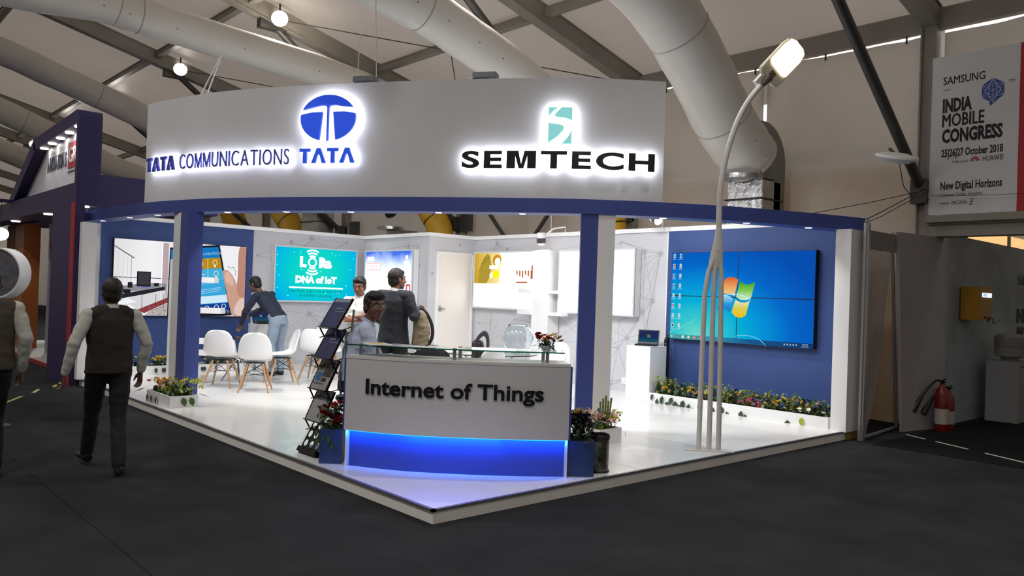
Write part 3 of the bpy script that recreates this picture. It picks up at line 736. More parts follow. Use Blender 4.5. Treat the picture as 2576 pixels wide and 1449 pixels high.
# left: living room and phone
LS = grad_emat('room_image', [(0, 'e0dede'), (.3, 'f4f2f4'), (.42, 'e8e6ec'), (.55, 'fbfbfd'), (.8, 'd8d4d8'), (1, 'e8e8ee')], 1.0, 0, 4.2, 6.7, (1.2, .25))
vw, F = video_wall('two-by-two video wall on the left blue wall showing a white living room and a hand holding a phone', (4.245, 15.18, 1.074), (1, 0, 0), (0, -1, 0), LS)
def fl(name, polys, col, layer, s=1.0): flat(vw, name, F, polys, E_('l_'+col+str(s), col, s), layer)
fl('image_curtain', [rect(.84, .94, .3, 1.34)], 'b9a4a8', 2); fl('image_curtain', [rect(.82, .835, .3, 1.34)], 'ffffff', 3)
fl('image_stair_rail', stroke([(0, 1.24), (.35, 1.03)], .022), '77787c', 3)
fl('image_stair_rail', [s for x in (.08, .16, .24, .30) for s in stroke([(x, 1.20-x*.6), (x, .62)], .008)], 'c9ccd2', 2)
fl('image_stair_rail', stroke([(.3, 1.05), (.3, .5)], .014), 'aab0b8', 3)
fl('image_counter', [[(.0, .50), (.55, .60), (.90, .60), (.94, .55), (.5, .46), (0, .38)]], '8a8c94', 3)
fl('image_counter', [[(.02, .36), (.5, .46), (.9, .54), (.9, .48), (.5, .38), (.02, .28)]], '26262c', 4)
fl('image_cabinet', [[(.0, .26), (.9, .47), (.93, .22), (.5, .10), (0, .04)]], 'd6d6da', 3)
fl('image_cabinet', [s for x in (.5, .74, .88) for s in stroke([(x, .40), (x, .14)], .008)], '3c3c40', 5)
fl('image_television', [rect(.40, .64, .53, .80)], '1a1a1e', 5); fl('image_television', [rect(.42, .62, .56, .78)], '3a3a40', 6)
fl('image_speaker', [rect(.25, .33, .50, .60), rect(.70, .78, .54, .60), rect(.18, .30, .40, .47)], '202024', 5)
fl('image_blue_light', [rect(.48, .60, .50, .515)], '5060d0', 6)
fl('image_red_rug', [[(.4, .10), (.95, .34), (.95, .25), (.55, .05)]], '8c3c40', 5)
fl('image_carpet', [[(.55, .01), (.62, .08), (.95, .24), (.95, .01)]], 'bcb0ae', 5)
r_ = random.Random(3); fl('image_carpet', [disc(r_.uniform(.62, .93), r_.uniform(.02, .18), .012, .006, 6) for _ in range(60)], '8a8080', 6)
fl('image_seat', [[(.10, .10), (.28, .20), (.44, .12), (.3, .03)]], 'f6fafa', 6); fl('image_seat', [[(.06, .22), (.25, .32), (.42, .25), (.2, .20)]], 'eef2f2', 6)
fl('image_green_light', [rect(.02, .07, .14, .22)], '3fd060', 7)
# phone
ph = [(.98, .06), (1.0, 1.24), (1.84, 1.36), (2.12, .08)]
fl('image_phone', [[(.94, .0), (.96, 1.26), (1.88, 1.37), (2.17, .03), (2.0, .008)]], '1c1e26', 3)
def ph_row(z0, z1, x0=.98):  # slanted band of the phone picture
    xr = lambda z: 1.86+(1.30-z)*.215
    return [(x0, z0-.10), (xr(z0), z0), (xr(z1), z1), (x0, z1-.10)]
fl('phone_image', [ph_row(.12, 1.33)], '39a6dc', 4); fl('phone_image', [ph_row(1.12, 1.33)], '1478c0', 5)
fl('phone_tile', [ph_row(.93, 1.13)], 'b98a1c', 6); fl('phone_tile', [ph_row(.70, .91)], '46b0d8', 6)
fl('phone_image', [ph_row(.28, .42)], 'cfeaf6', 6); fl('phone_image', [ph_row(.11, .27)], '16408c', 6)
fl('phone_tile_gap', stroke([(1.66, 1.10), (1.68, .70)], .010), 'd8e4d0', 7)
for x, z in ((1.53, .97), (1.80, 1.01), (1.83, .80)):
    fl('phone_bulb', stroke(disc(x, z+.02, .042, .048, 12)+[(x+.042, z+.02)], .010)+[rect(x-.016, x+.016, z-.07, z-.03)], 'f4f0e0', 8)
fl('phone_bulb', stroke(disc(1.56, .76, .055, .035, 12), .010), 'eaf6fa', 8)
fl('phone_line', stroke([(1.4, .44), (1.95, .53)], .006)+stroke([(1.4, .47), (1.94, .56)], .006)+stroke([(1.4, .40), (1.9, .49)], .006), 'd8f2fa', 8)
for x, z in ((1.68, .155), (1.86, .18), (2.0, .20)): fl('phone_icon', stroke(disc(x, z, .04, .042, 12)+[(x+.04, z)], .010), 'f2f8ff', 8)
put_text('AUTOMATION', F @ Matrix.Translation((1.42, -.011, 1.13)) @ Matrix.Rotation(-.12, 4, 'Y'), .075, .001, E_('l_c8e4f4', 'a8d4ec'), vw, 'screen_text', res=1)
put_text('BRIGHTNESS', F @ Matrix.Translation((1.42, -.011, .58)) @ Matrix.Rotation(-.12, 4, 'Y'), .07, .001, E_('l_c8e4f4', 'a8d4ec'), vw, 'screen_text', res=1)
fl('image_hand', [[(1.90, 1.362), (2.17, .03), (2.412, .008), (2.412, 1.362)]], 'f0f0f4', 3)
fl('image_hand', [soft([(1.95, .84), (2.03, .90), (2.12, .84), (2.20, .72), (2.25, .60), (2.27, .45), (2.412, .42), (2.412, .2), (2.40, .01), (2.2, .01), (2.10, .25), (2.03, .55)])], 'c99d8a', 4)
fl('image_hand', [soft([(2.25, .50), (2.26, .85), (2.255, 1.15), (2.28, 1.35), (2.34, 1.362), (2.412, 1.34), (2.412, .9), (2.412, .4), (2.33, .38)])], 'b98878', 5)
fl('image_hand', [soft([(2.00, .80), (2.04, .87), (2.10, .83), (2.17, .70), (2.17, .60), (2.10, .62), (2.03, .68)])], 'ddb6a4', 6)
fl('image_hand', [soft([(2.20, .10), (2.28, .30), (2.40, .36), (2.41, .06), (2.30, .02)])], 'e0c4ba', 6)
fl('image_hand', stroke([(2.05, .98), (2.10, .93), (2.16, .96), (2.22, .86), (2.20, .80)], .008), '3a3634', 6)
fl('image_phone', [[(.007, .008), (.3, .008), (.1, .03)]], '1c1e26', 8)
put_text('SEMTECH', F @ Matrix.Translation((1.86, -.013, .065)), .075, .001, E_('l_b0b4c0', 'a8acb8'), vw, 'screen_text', xs=1.2, res=1)
fl('image_caption_bar', [rect(.96, 1.60, .0, .10)], 'a8a8b0', 9) if False else None

def light_box(label, org, right, normal, w, h, depth, print_m, fr=.03):
    F = frame(org, right, normal); t = thing('light_box', label, 'light box')
    q = MB(); q.box(0, w, 0.004, depth, 0, h, F); build(q, 'housing', WPAINT, t)
    q = MB()
    for b in ((0, w, -.012, .012, 0, fr), (0, w, -.012, .012, h-fr, h), (0, fr, -.012, .012, fr, h-fr), (w-fr, w, -.012, .012, fr, h-fr)): q.box(*b, F)
    build(q, 'snap_frame', mat('snap_frame', 'd8dade', .4), t)
    q = MB(); q.quad(*[F @ Vector(v) for v in ((fr, 0, fr), (w-fr, 0, fr), (w-fr, 0, h-fr), (fr, 0, h-fr))]); build(q, 'lit_print', print_m, t)
    return t, F
WE = emat('lit_white_print', 'ffffff', 1.6)
# teal poster
TP = radial_emat('teal_poster', (8.2, 15.15, 2.05), 1.15, [(0, '1fd8c4'), (.45, '08cfc6'), (.8, '04b8dc'), (1, '02a2e0')], 1.05, (1, 0, 1.2))
t, F = light_box('turquoise lit poster about IoT on the white wall, beside the left blue wall', (7.25, 15.18, 1.385), (1, 0, 0), (0, -1, 0), 1.91, 1.145, .11, TP)
o = lambda x, z, L=3: F @ Matrix.Translation((x, -.0012*L, z))
put_text('L', o(.56, .74), .27, .001, WE, t, 'print_text', bold=.02); put_text('Ra', o(1.0, .74), .27, .001, WE, t, 'print_text', bold=.02)
flat(t, 'print_ring', F, stroke(arcpts(.845, .83, .085, 0, 360, 18), .035), WE, 3)
for sg in (1, -1):
    for rr in (.13, .19, .25): flat(t, 'print_wave', F, stroke(arcpts(.845, .83, rr, 90-32 if sg > 0 else -90-32, 90+32 if sg > 0 else -90+32, 8), .034), WE, 3)
put_text('DNA of IoT', o(.95, .405), .19, .001, WE, t, 'print_text', 'c', bold=.012)
flat(t, 'print_bar', F, [rect(.34, 1.58, .285, .315)], WE, 3)
TEALD = emat('print_dark_teal', '0a6878', 1.0)
put_text('LoRa Technology is the de facto choice', o(.95, .205), .085, .001, TEALD, t, 'print_text', 'c', maxw=1.24, res=1)
put_text('for LPWAN connectivity', o(.95, .11), .085, .001, TEALD, t, 'print_text', 'c', maxw=.75, res=1)
rr_ = random.Random(5); flat(t, 'print_dot', F, [disc(rr_.uniform(.06, 1.85), rr_.uniform(.06, 1.08), .012, n=6) for _ in range(26)], emat('lit_soft_cyan', 'a8fff0', 1.1), 2)
# blue-white poster on the store-room side wall
BP = grad_emat('blue_poster', [(0, '3c6ce0'), (.22, 'f4f8ff'), (.55, 'ffffff'), (.8, 'b8ccf8'), (1, '3f66d0')], 1.35, 2, 1.42, 2.52, (1.6, .5))
t, F = light_box('blue and white lit poster, half hidden by the man in the dark suit', (9.26, 15.02, 1.385), (0, -1, 0), (-1, 0, 0), 1.80, 1.145, .14, BP)
REDP = emat('print_red', 'd05858', 1.0)
put_text('INDIA', F @ Matrix.Translation((.10, -.004, .93)), .10, .001, WE, t, 'print_text', bold=.01)
flat(t, 'print_panel', F, [rect(.08, .62, .72, .88)], emat('print_pink', 'f4b8b8', 1.2), 2); flat(t, 'print_panel', F, [rect(.10, .60, .74, .86)], WE, 3)
put_text('CONNECTED', F @ Matrix.Translation((.13, -.006, .775)), .075, .001, REDP, t, 'print_text', maxw=.42, res=1)
flat(t, 'print_figure', F, [disc(1.58, .98, .05), rect(1.50, 1.66, .80, .92)], WE, 3)
flat(t, 'print_tower', F, stroke([(1.28, .12), (1.40, .62), (1.52, .12)], .016)+stroke([(1.34, .3), (1.48, .3)], .012)+stroke([(1.6, .25), (1.6, .42), (1.72, .42), (1.72, .25)], .04), REDP, 3)
flat(t, 'print_city', F, [rect(1.05+i*.09, 1.11+i*.09, .1, .35+.1*((i*7) % 4)) for i in range(7)], emat('print_pale_blue', 'd0e0ff', 1.3), 2)
# yellow photo poster
YP = emat('overlit_white', 'fffdfa', 2.0)
t, F = light_box('white lit poster with a washed-out yellow photograph, right of the door', (10.44, 12.74, 1.395), (0, -1, 0), (-1, 0, 0), 1.84, 1.14, .15, YP)
PH = grad_emat('yellow_photo', [(0, 'b98f20'), (.3, 'd8b860'), (.45, 'e8d090'), (.6, 'ffe860'), (1, 'fffbe8')], 1.25, 1, 12.75, 11.3, (3, .35))
flat(t, 'print_photo', F, [[(.03, .50), (.22, .50), (.36, .50), (.8, .50), (.8, .7), (.86, 1.0), (.80, 1.11), (.03, 1.11)]], PH, 2)
flat(t, 'print_photo', F, [[(.14, .50), (.20, .78), (.30, 1.02), (.42, 1.10), (.50, 1.06), (.56, .82), (.50, .62), (.42, .50)]], emat('photo_olive', 'b09838', 1.0), 3)
flat(t, 'print_photo', F, stroke(arcpts(.45, .74, .22, 80, 190, 8), .012)+stroke(arcpts(.47, .74, .28, 85, 190, 8), .012), emat('photo_dark_olive', '8a7428', 1.0), 4)
flat(t, 'print_photo', F, [disc(.72, .96, .13, .12)], emat('photo_brown', 'c88a28', 1.1), 3); flat(t, 'print_photo', F, [disc(.74, .93, .085)], YP, 4)
flat(t, 'print_photo', F, [disc(.68, .68, .13, .07)], emat('photo_yellow', 'f4dc10', 1.3), 3); flat(t, 'print_photo', F, [disc(.56, .66, .05, .06), rect(.50, .78, .79, .86)], YP, 5)
flat(t, 'print_photo', F, [rect(1.3+.08*i, 1.34+.08*i, .68-.03*(i % 3), .76) for i in range(6)]+[rect(1.3, 1.62, .52, .545), rect(1.70, 1.78, .60, .74), rect(1.72, 1.76, .74, .86)], emat('photo_rust', 'b8643c', 1.0), 3)
for i, tx in enumerate(('- OG', 'SYST')): put_text(tx, F @ Matrix.Translation((.44, -.003, .30-i*.13)), .07, .001, emat('pale_print', 'c8c4c4', 1.2), t, 'print_text', res=1)
# overexposed white light box
t, F = light_box('blank-looking overlit white light box, partly behind the right blue post', (10.44, 10.30, 1.385), (0, -1, 0), (-1, 0, 0), 1.78, 1.14, .15, emat('overlit_white2', 'ffffff', 2.4))
flat(t, 'print_mark', F, [disc(1.66+dx, 1.07+dz, .008, n=6) for dx, dz in ((0, 0), (.03, 0), (.015, .025), (.04, .03), (-.01, .02))], emat('faint_mark', 'd0d0d0', 1.3), 3)
put_text('loT', F @ Matrix.Translation((1.1, -.003, .25)), .10, .001, emat('faint_mark', 'd0d0d0'), t, 'print_text', res=1)
# tall white display unit between the two posters, with shelf blocks
t = thing('display_tower', 'tall white display column between the two white light boxes, lit by the arm lamp', 'display stand', (10.44, 10.64, ZP))
q = MB(); q.box(-.14, .15, -.24, .20, 0, 2.42); build(q, 'column', WHITE, t, bevel=.004)
for z in (1.62, 1.22): 
    q = MB(); q.box(-.17, -.012, .20, .56, z, z+.09); build(q, 'shelf', WHITE, t)
for z in (1.62, 1.22):
    q = MB(); q.box(-.17, -.012, -.62, -.24, z, z+.06); build(q, 'shelf', WHITE, t)
# arm spotlights
def arm_spot(label, base, tip, head_dir, pw=70):
    t = thing('arm_spotlight', label, 'spotlight', base)
    b, tp = Vector(base), Vector(tip)-Vector(base); d = Vector(head_dir).normalized()
    q = MB(); q.tube([(0, 0, 0), (0, 0, .10), tuple(tp*.5+Vector((0, 0, .12))), tuple(tp)], .016, 8); build(q, 'arm', WHITE, t, smooth=True)
    Mx = Matrix.Translation(tp) @ d.to_track_quat('-Z', 'Y').to_matrix().to_4x4()
    q = MB(); q.lathe([(.0, .10), (.07, .10), (.085, .07), (.085, .0)], 20, M=Mx); build(q, 'head', WHITE, t, smooth=True)
    q = MB(); q.lathe([(.084, .0), (.084, -.08), (.072, -.10)], 20, M=Mx); build(q, 'dark_collar', mat('dark_collar', '4a4040', .4), t, smooth=True)
    q = MB(); q.lathe([(0, -.135), (.045, -.125), (.075, -.09), (.078, -.06)], 20, M=Mx); build(q, 'lamp_glass', emat('arm_lamp', 'fff6f0', 14), t, smooth=True)
    spot_light('arm_lamp', b+tp+d*.16, d, pw, 2.2, .9, .05)
arm_spot('white arm spotlight with brown collar above the display column, left of the right post', (10.6, 10.32, 2.865), (10.22, 10.56, 2.74), (.12, .05, -1))
arm_spot('white arm spotlight with black ring peeking below the beam, right of the right post', (10.6, 8.10, 2.865), (10.25, 7.98, 2.98), (-.25, -.65, -.35), 16)
# bare wire hanging over the display column
cable('hanging_wire', [(10.62, 10.72, 3.22), (10.62, 10.71, 2.865)], .006, WPAINT, wb)
q = MB(); q.box(10.585, 10.6, 8.60, 8.86, .235, .34); sk = build(q, 'power_socket', mat('socket_white', 'f4f4f4', .3), bevel=.004); tag(sk, 'white power socket low on the net-print wall, beside the laptop plinth', 'socket')
q = MB()
for y in (8.79, 8.70):
    for dz, dy in ((.02, 0), (-.015, .016), (-.015, -.016)): q.box(10.583, 10.586, y+dy-.004, y+dy+.004, .288+dz-.006, .288+dz+.006)
build(q, 'socket_hole', BLACK, sk)
# ================================================================== RECEPTION COUNTER
CC = catmull([(3.724, 6.263), (3.99, 5.81), (4.327, 5.437), (4.68, 5.11), (5.07, 4.821)], 8)
for _ in range(2): CC = [CC[0]]+[(CC[i-1]+CC[i]*2+CC[i+1])/4 for i in range(1, len(CC)-1)]+[CC[-1]]
CL = [0]
for a, b in zip(CC, CC[1:]): CL.append(CL[-1]+(b-a).length)
def carc(s):
    i = 0
    while i < len(CL)-2 and CL[i+1] < s: i += 1
    t = (s-CL[i])/(CL[i+1]-CL[i]); p = CC[i].lerp(CC[i+1], t)
    T0 = (CC[i+1]-CC[max(i-1, 0)]).normalized(); T1 = (CC[min(i+2, len(CC)-1)]-CC[i]).normalized(); T = T0.lerp(T1, t).normalized()
    return p, T, Vector((T.y, -T.x, 0))
CE = CL[-1]
def cslab(off0, off1, z0, z1, s0=0, s1=None, n=32, mb=None):
    s1 = CE if s1 is None else s1; q = mb or MB(); vs = []
    for i in range(n+1):
        p, T, N_ = carc(min(max(s0+(s1-s0)*i/n, -.0), CE)) ; ex = 0
        s_ = s0+(s1-s0)*i/n
        if s_ < 0: p = p+T*s_
        if s_ > CE: p = p+T*(s_-CE)
        for o_, z in ((off0, z0), (off1, z0), (off1, z1), (off0, z1)): vs.append((p.x+N_.x*o_, p.y+N_.y*o_, z))
    fs = [(i*4+j, i*4+(j+1) % 4, (i+1)*4+(j+1) % 4, (i+1)*4+j) for i in range(n) for j in range(4)]+[(0, 1, 2, 3), (n*4+3, n*4+2, n*4+1, n*4)]
    return q.add(vs, fs)
ct = thing('reception_counter', 'curved white reception counter with black lettering over a glowing blue base', 'counter', (0, 0, 0))
COUNTERW = mat('counter_white', 'cfcfd3', .5, noise=.02)
build(cslab(-.06, .03, .435, 1.07), 'front_panel', COUNTERW, ct)
build(cslab(-.36, .035, 1.07, 1.095), 'counter_top', mat('counter_top', 'dcdcdc', .35), ct)
build(cslab(-.09, -.04, ZP, .47), 'blue_base_panel', BLUE, ct)
build(cslab(-.36, -.33, ZP, 1.07), 'back_panel', WHITE, ct)
build(cslab(-.33, -.06, .44, .47), 'middle_shelf', WHITE, ct)
for s_ in (0, CE):
    q = cslab(-.36, .0, ZP, .435, s_-.02 if s_ else .0, s_+(.0 if s_ else .02), 1); build(q, 'white_side_edge', WHITE, ct)
    q = cslab(-.36, .028, .435, 1.07, s_-.02 if s_ else -.018, s_+.018 if s_ else .02, 1); build(q, 'dark_side_panel', BLUE, ct)
# blue LED strip under the overhang
q = cslab(.0, .018, .428, .434, .03, CE-.03); build(q, 'blue_led_strip', emat('blue_led', '1280ff', 4), ct)
for k in range(7):
    s_ = CE*(k+.5)/7; p, T, N_ = carc(s_)
    o_ = area_light('blue_led_lamp', (p.x+N_.x*.015, p.y+N_.y*.015, .422), (-N_.x*1.2, -N_.y*1.2, -1), 2.3 if k in (2, 3, 4) else 1.4, CE/7, .03, (.01, .15, 1), 2.8)
    zv = (N_*.95+Vector((0, 0, .75))).normalized(); o_.rotation_euler = Matrix((T, zv.cross(T), zv)).transposed().to_euler()
# lettering: one part per letter, following the curve
def cbend(me, s0, off):
    for v in me.vertices:
        x, y, z = v.co; p, T, N_ = carc(min(max(s0+x, 0), CE)); v.co = (p.x+N_.x*(off-y), p.y+N_.y*(off-y), z)
LET = mat('black_letter', '0d0e12', .35)
def fit_line(txt, sA, sB, z0, cap, bold, parent, bender, m_, depth=.012, off=.04, ls=1.0, zslope=0):
    me, w = text_mesh(txt, 1.0, depth, 'x', None, bold); xs0 = min(v.co.x for v in me.vertices); bpy.data.meshes.remove(me)
    Hc, _ = text_mesh('I', 1.0, depth, 'x', None, bold); zz = [v.co.z for v in Hc.vertices]; zb, zt = min(zz), max(zz); bpy.data.meshes.remove(Hc)
    k = (sB-sA)/w; kz = cap/(zt-zb)
    for i, ch in enumerate(txt):
        if ch == ' ': continue
        pre, wp = text_mesh(txt[:i+1], 1.0, depth, 'x', None, bold, res=6); xr = max(v.co.x for v in pre.vertices); bpy.data.meshes.remove(pre)
        me, w1 = text_mesh(ch, 1.0, depth, 'letter', m_, bold, res=6); a = min(v.co.x for v in me.vertices)
        for v in me.vertices: v.co.x = (v.co.x-a-w1+xr-xs0)*k; v.co.z = (v.co.z-zb)*kz+z0+zslope*(v.co.x)
        bender(me, sA, off); me.update(); link('letter', me, parent)
fit_line('Internet of Things', CE*.105, CE*.885, .768, .134, .02, ct, cbend, LET)
# glass shelf on steel stand-offs
GLASS = mat('green_glass', 'cfe8df', .02, trans=1.0)
GLEDGE = mat('green_glass_edge', '1f6a58', .1, trans=.6)
def zz(s_, o_): p, T, N_ = carc(min(max(s_, 0), CE)); p = p+T*(s_-min(max(s_, 0), CE)); return (p.x+N_.x*o_, p.y+N_.y*o_)
q = MB(); n = 24; fr_ = [zz(-.02+(CE-.03)*i/n, -.01) for i in range(n+1)]; bk = [zz(-.02+(CE-.03)*i/n, -.36) for i in range(n+1)][::-1]
poly = fr_+bk; q.prism(poly, 1.180, 1.192); q.m = [0, 0]+[1]*len(poly); gsh = build(q, 'glass_shelf', [GLASS, GLEDGE], ct)
for s_, o_ in ((.10, -.05), (.13, -.30), (.98, -.05), (1.0, -.30), (1.80, -.05), (1.80, -.30)):
    x, y = zz(s_, o_); q = MB(); q.lathe([(0, 0), (.016, 0), (.016, .085), (0, .085)], 12, (x, y, 1.095)); q.lathe([(0, .097), (.018, .097), (.018, .101), (0, .102)], 12, (x, y, 1.095)); build(q, 'glass_post', METAL, ct, smooth=True)
# blue flower boxes at both ends
def side_box(label, A, B, dirn):
    A, B = Vector((*A, 0)), Vector((*B, 0)); d = (B-A).normalized(); n_ = Vector((dirn[0], dirn[1], 0)).normalized()
    t = thing('blue_flower_box', label, 'planter', (A.x, A.y, ZP)); C_ = B+n_*.30; D_ = A+n_*.30; o0 = A
    P_ = [(p-o0).xy for p in (A, B, C_, D_)]; q = MB(); q.prism(P_, 0, .31); build(q, 'box', mat('flower_box_blue', '2b4272', .5), t, bevel=.003)
    c = (P_[0]+P_[1]+P_[2]+P_[3])/4; q = MB(); q.prism([c+(p-c)*.93 for p in P_], .305, .312); build(q, 'soil', mat('soil', '2a2520', .9), t)
    return t, Vector((c.x, c.y, .31))
nrm = Vector((.67, .742, 0))
boxL, cL = side_box('dark blue flower box with red roses at the left end of the counter', (3.585, 6.475), (3.735, 6.345), (.67, .742))
boxR, cR = side_box('dark blue flower box with purple flowers at the right end of the counter', (5.115, 4.86), (5.285, 4.70), (.67, .742))

# things on the glass shelf: magazines, flower bowl
def sheet(name, label, cat, x, y, z, w, h, rz, m_, th=.004, img=None, group=None):
    t = thing(name, label, cat, (x, y, z), rz, group); q = MB(); q.box(-w/2, w/2, -h/2, h/2, 0, th); build(q, 'pages', mat('paper', 'e8e6e0', .6), t)
    q = MB(); q.box(-w/2, w/2, -h/2, h/2, th, th+.0008); build(q, 'cover', m_, t)
    if img:
        q = MB(); q.box(-w*.3, w*.25, -h*.1, h*.35, th+.0008, th+.0012); build(q, 'cover_picture', img, t)
    return t
sheet('magazine', 'open magazine with a yellow picture on the glass shelf before the seated man', 'magazine', 3.93, 6.12, 1.1925, .21, .28, -.3, mat('magazine_cover', 'd8d4cc', .4), .008, mat('yellow_picture', 'c8a020', .5))
sheet('magazine', 'grey magazine lying under the others on the glass shelf', 'magazine', 4.05, 5.93, 1.1925, .21, .28, .35, mat('magazine_grey', 'b8bcc4', .4), .006, mat('blue_picture', '5a6a98', .5))
sheet('leaflet', 'single white leaflet nearest the front edge of the glass shelf', 'leaflet', 4.16, 5.74, 1.1925, .15, .21, .7, mat('leaflet_white', 'e4e4e8', .4), .002)
# ================================================================== STREET LAMP with three-legged white mast
LW = mat('mast_white', 'd2d0cc', .45, noise=.03)
t = thing('street_lamp', 'tall white street lamp on three tubes with its head glaring, standing on the booth floor', 'street lamp', (0, 0, 0))
q = MB(); b0, b1 = Vector((7.10, 5.03, ZP)), Vector((7.40, 4.70, ZP)); dv = (b1-b0).normalized(); nv = Vector((-dv.y, dv.x, 0))
q.prism([(b0-nv*.07-dv*.02).xy, (b1-nv*.07+dv*.04).xy, (b1+nv*.07+dv*.04).xy, (b0+nv*.07-dv*.02).xy], ZP, ZP+.012); build(q, 'base_plate', LW, t)
top = [(7.283, 4.842, 2.20), (7.288, 4.837, 2.42)]
for A, Bm, C_ in (((7.184, 4.93), (7.196, 4.922, 1.75), (7.222, 4.898, 2.0)), ((7.265, 4.857), (7.262, 4.860, 1.75), (7.268, 4.857, 2.0)), ((7.339, 4.789), (7.322, 4.806, 1.75), (7.318, 4.811, 2.0))):
    P_ = [(A[0], A[1], ZP+.012), (A[0]*.6+Bm[0]*.4, A[1]*.6+Bm[1]*.4, 1.0), Bm, C_, (C_[0]*.45+7.285*.55, C_[1]*.45+4.839*.55, 2.14), (7.285, 4.840, 2.26), (7.288, 4.837, 2.36)]
    q = MB(); q.tube(catmull3 if False else P_, .0265, 14); build(q, 'mast_tube', LW, t, smooth=True)
MP = [(7.286, 4.838, 2.22), (7.288, 4.836, 2.40), (7.286, 4.838, 2.62), (7.289, 4.834, 2.86), (7.322, 4.805, 3.19), (7.392, 4.742, 3.54), (7.48, 4.663, 3.80), (7.60, 4.553, 4.02)]
def smooth3(P, n=6):
    P = [Vector(p) for p in P]; out = []
    for i in range(len(P)-1):
        a, b, c, d = P[max(i-1, 0)], P[i], P[i+1], P[min(i+2, len(P)-1)]
        for k in range(n):
            u = k/n; out.append(.5*((2*b)+(c-a)*u+(2*a-5*b+4*c-d)*u*u+(3*b-a-3*c+d)*u**3))
    out.append(P[-1]); return out
q = MB(); sp = smooth3(MP); q.tube(sp, [.034]*3+[.030]*(len(sp)-3), 16, up=(1, 0, 0)); build(q, 'mast', LW, t, smooth=True)
q = MB(); q.tube([(7.272, 4.853, 2.04), (7.276, 4.848, 2.12), (7.281, 4.843, 2.22), (7.286, 4.838, 2.32), (7.288, 4.836, 2.46)], [(.075, .024), (.072, .028), (.060, .031), (.046, .033), (.031, .031)], 20, up=dv); build(q, 'mast_joint', LW, t, smooth=True)
HA = (Vector((7.86, 4.34, 4.40))-Vector((7.60, 4.553, 4.02))).normalized()
HN = Vector((-.58, -.62, -.42)); HN = (HN-HA*HN.dot(HA)).normalized(); HS = HA.cross(HN)
HM = Matrix((HA, HS, HN)).transposed().to_4x4(); HM.translation = Vector((7.60, 4.553, 4.02))
def head_outline(sc=1.0, x0=.05, x1=.56): 
    w = .145*sc; return [(x0, -w*.75), (x0+.03, -w), (x1-.12, -w*1.02), (x1-.03, -w*.85), (x1, -w*.45), (x1, w*.45), (x1-.03, w*.85), (x1-.12, w*1.02), (x0+.03, w), (x0, w*.75)]
hd = build(MB().prism(head_outline(), -.035, .03, HM), 'lamp_head', mat('lamp_head_cream', 'cfc8b4', .5), t, bevel=.008)
build(MB().prism(head_outline(.86, .19, .545), .03, .036, HM), 'lamp_glass', emat('street_lamp_glow', 'ffeac8', 26), t)
q = MB(); q.tube([HM @ Vector((-.04, 0, 0)), HM @ Vector((.08, 0, 0))], [.036, .055], 14); q.box(.09, .15, -.035, .035, .03, .034, HM); build(q, 'head_socket', mat('socket_brown', '6a5f58', .6), t, smooth=True)
q = MB(); q.box(-.03, .10, -.05, .05, -.13, -.06, HM); q.tube([HM @ Vector((-.05, .0, -.06)), HM @ Vector((-.10, .02, -.02))], .012, 6); build(q, 'sensor_box', LW, t)
area_light('street_lamp_light', HM @ Vector((.38, 0, .05)), HN, 34, .3, .18, (1, .86, .68), 2.8)

# ================================================================== BROCHURE RACK (zig-zag)
RACKM = mat('rack_black', '15161a', .4, metal=.3); BAR = mat('rack_bar', '8d8f92', .35, metal=.8)
t = thing('brochure_rack', 'folding black zig-zag brochure rack with brochures, left of the counter', 'brochure rack', (0, 0, 0))
YA, YB = 7.02, 6.70
trays = [((4.02, 1.585), (3.85, 1.300)), ((3.955, 1.290), (3.80, 1.010)), ((3.90, 1.000), (3.765, .715)), ((3.86, .705), (3.73, .420)), ((3.825, .410), (3.69, .165))]
def tray_frame(k):
    (xt, zt), (xb, zb) = trays[k]; up = Vector((xt-xb, 0, zt-zb)).normalized(); rt = Vector((0, -1, 0)); n_ = rt.cross(up)
    m_ = Matrix((rt, -n_, up)).transposed().to_4x4(); m_.translation = Vector((xb, YA, zb)); return m_, math.hypot(xt-xb, zt-zb)
for k in range(5):
    F, L_ = tray_frame(k); q = MB(); w = YA-YB
    if k < 4:
        q.box(0, w, .004, .010, 0, L_, F); q.box(0, w, -.030, .004, -.008, 0, F); q.box(0, .012, -.012, .004, 0, L_, F); q.box(w-.012, w, -.012, .004, 0, L_, F)
    else:  # perforated plate with big round holes
        n = 3; rows = 3
        for i in range(n):
            for j in range(rows):
                x0, x1 = w*i/n, w*(i+1)/n; z0, z1 = L_*j/rows, L_*(j+1)/rows; cx, cz = (x0+x1)/2, (z0+z1)/2; r_ = .034; K = 16
                ring = [(cx+r_*math.cos(2*PI*a/K), cz+r_*math.sin(2*PI*a/K)) for a in range(K)]
                def sq(a):
                    c_, s_ = math.cos(2*PI*a/K), math.sin(2*PI*a/K); m2 = max(abs(c_), abs(s_)); return (cx+c_/m2*(x1-x0)/2, cz+s_/m2*(z1-z0)/2)
                for a in range(K):
                    p, p2, s_, s2 = ring[a], ring[(a+1) % K], sq(a), sq(a+1)
                    q.add([F @ Vector((u[0], y_, u[1])) for y_ in (.004, .008) for u in (p, p2, s2, s_)], [(0, 1, 2, 3), (7, 6, 5, 4), (0, 4, 5, 1)])
        q.box(-.01, w+.01, -.02, .03, -.05, .0, F)
    build(q, 'tray' if k < 4 else 'perforated_foot_tray', RACKM, t)
    # the dotted perforation along the side cheek
    q = MB()
    for j in range(int(L_/.022)): q.box(.002, .010, -.0135, -.012, .01+j*.022, .02+j*.022, F)
    build(q, 'side_perforation', mat('perforation_light', 'c8ccd0', .5), t, kind='stuff')
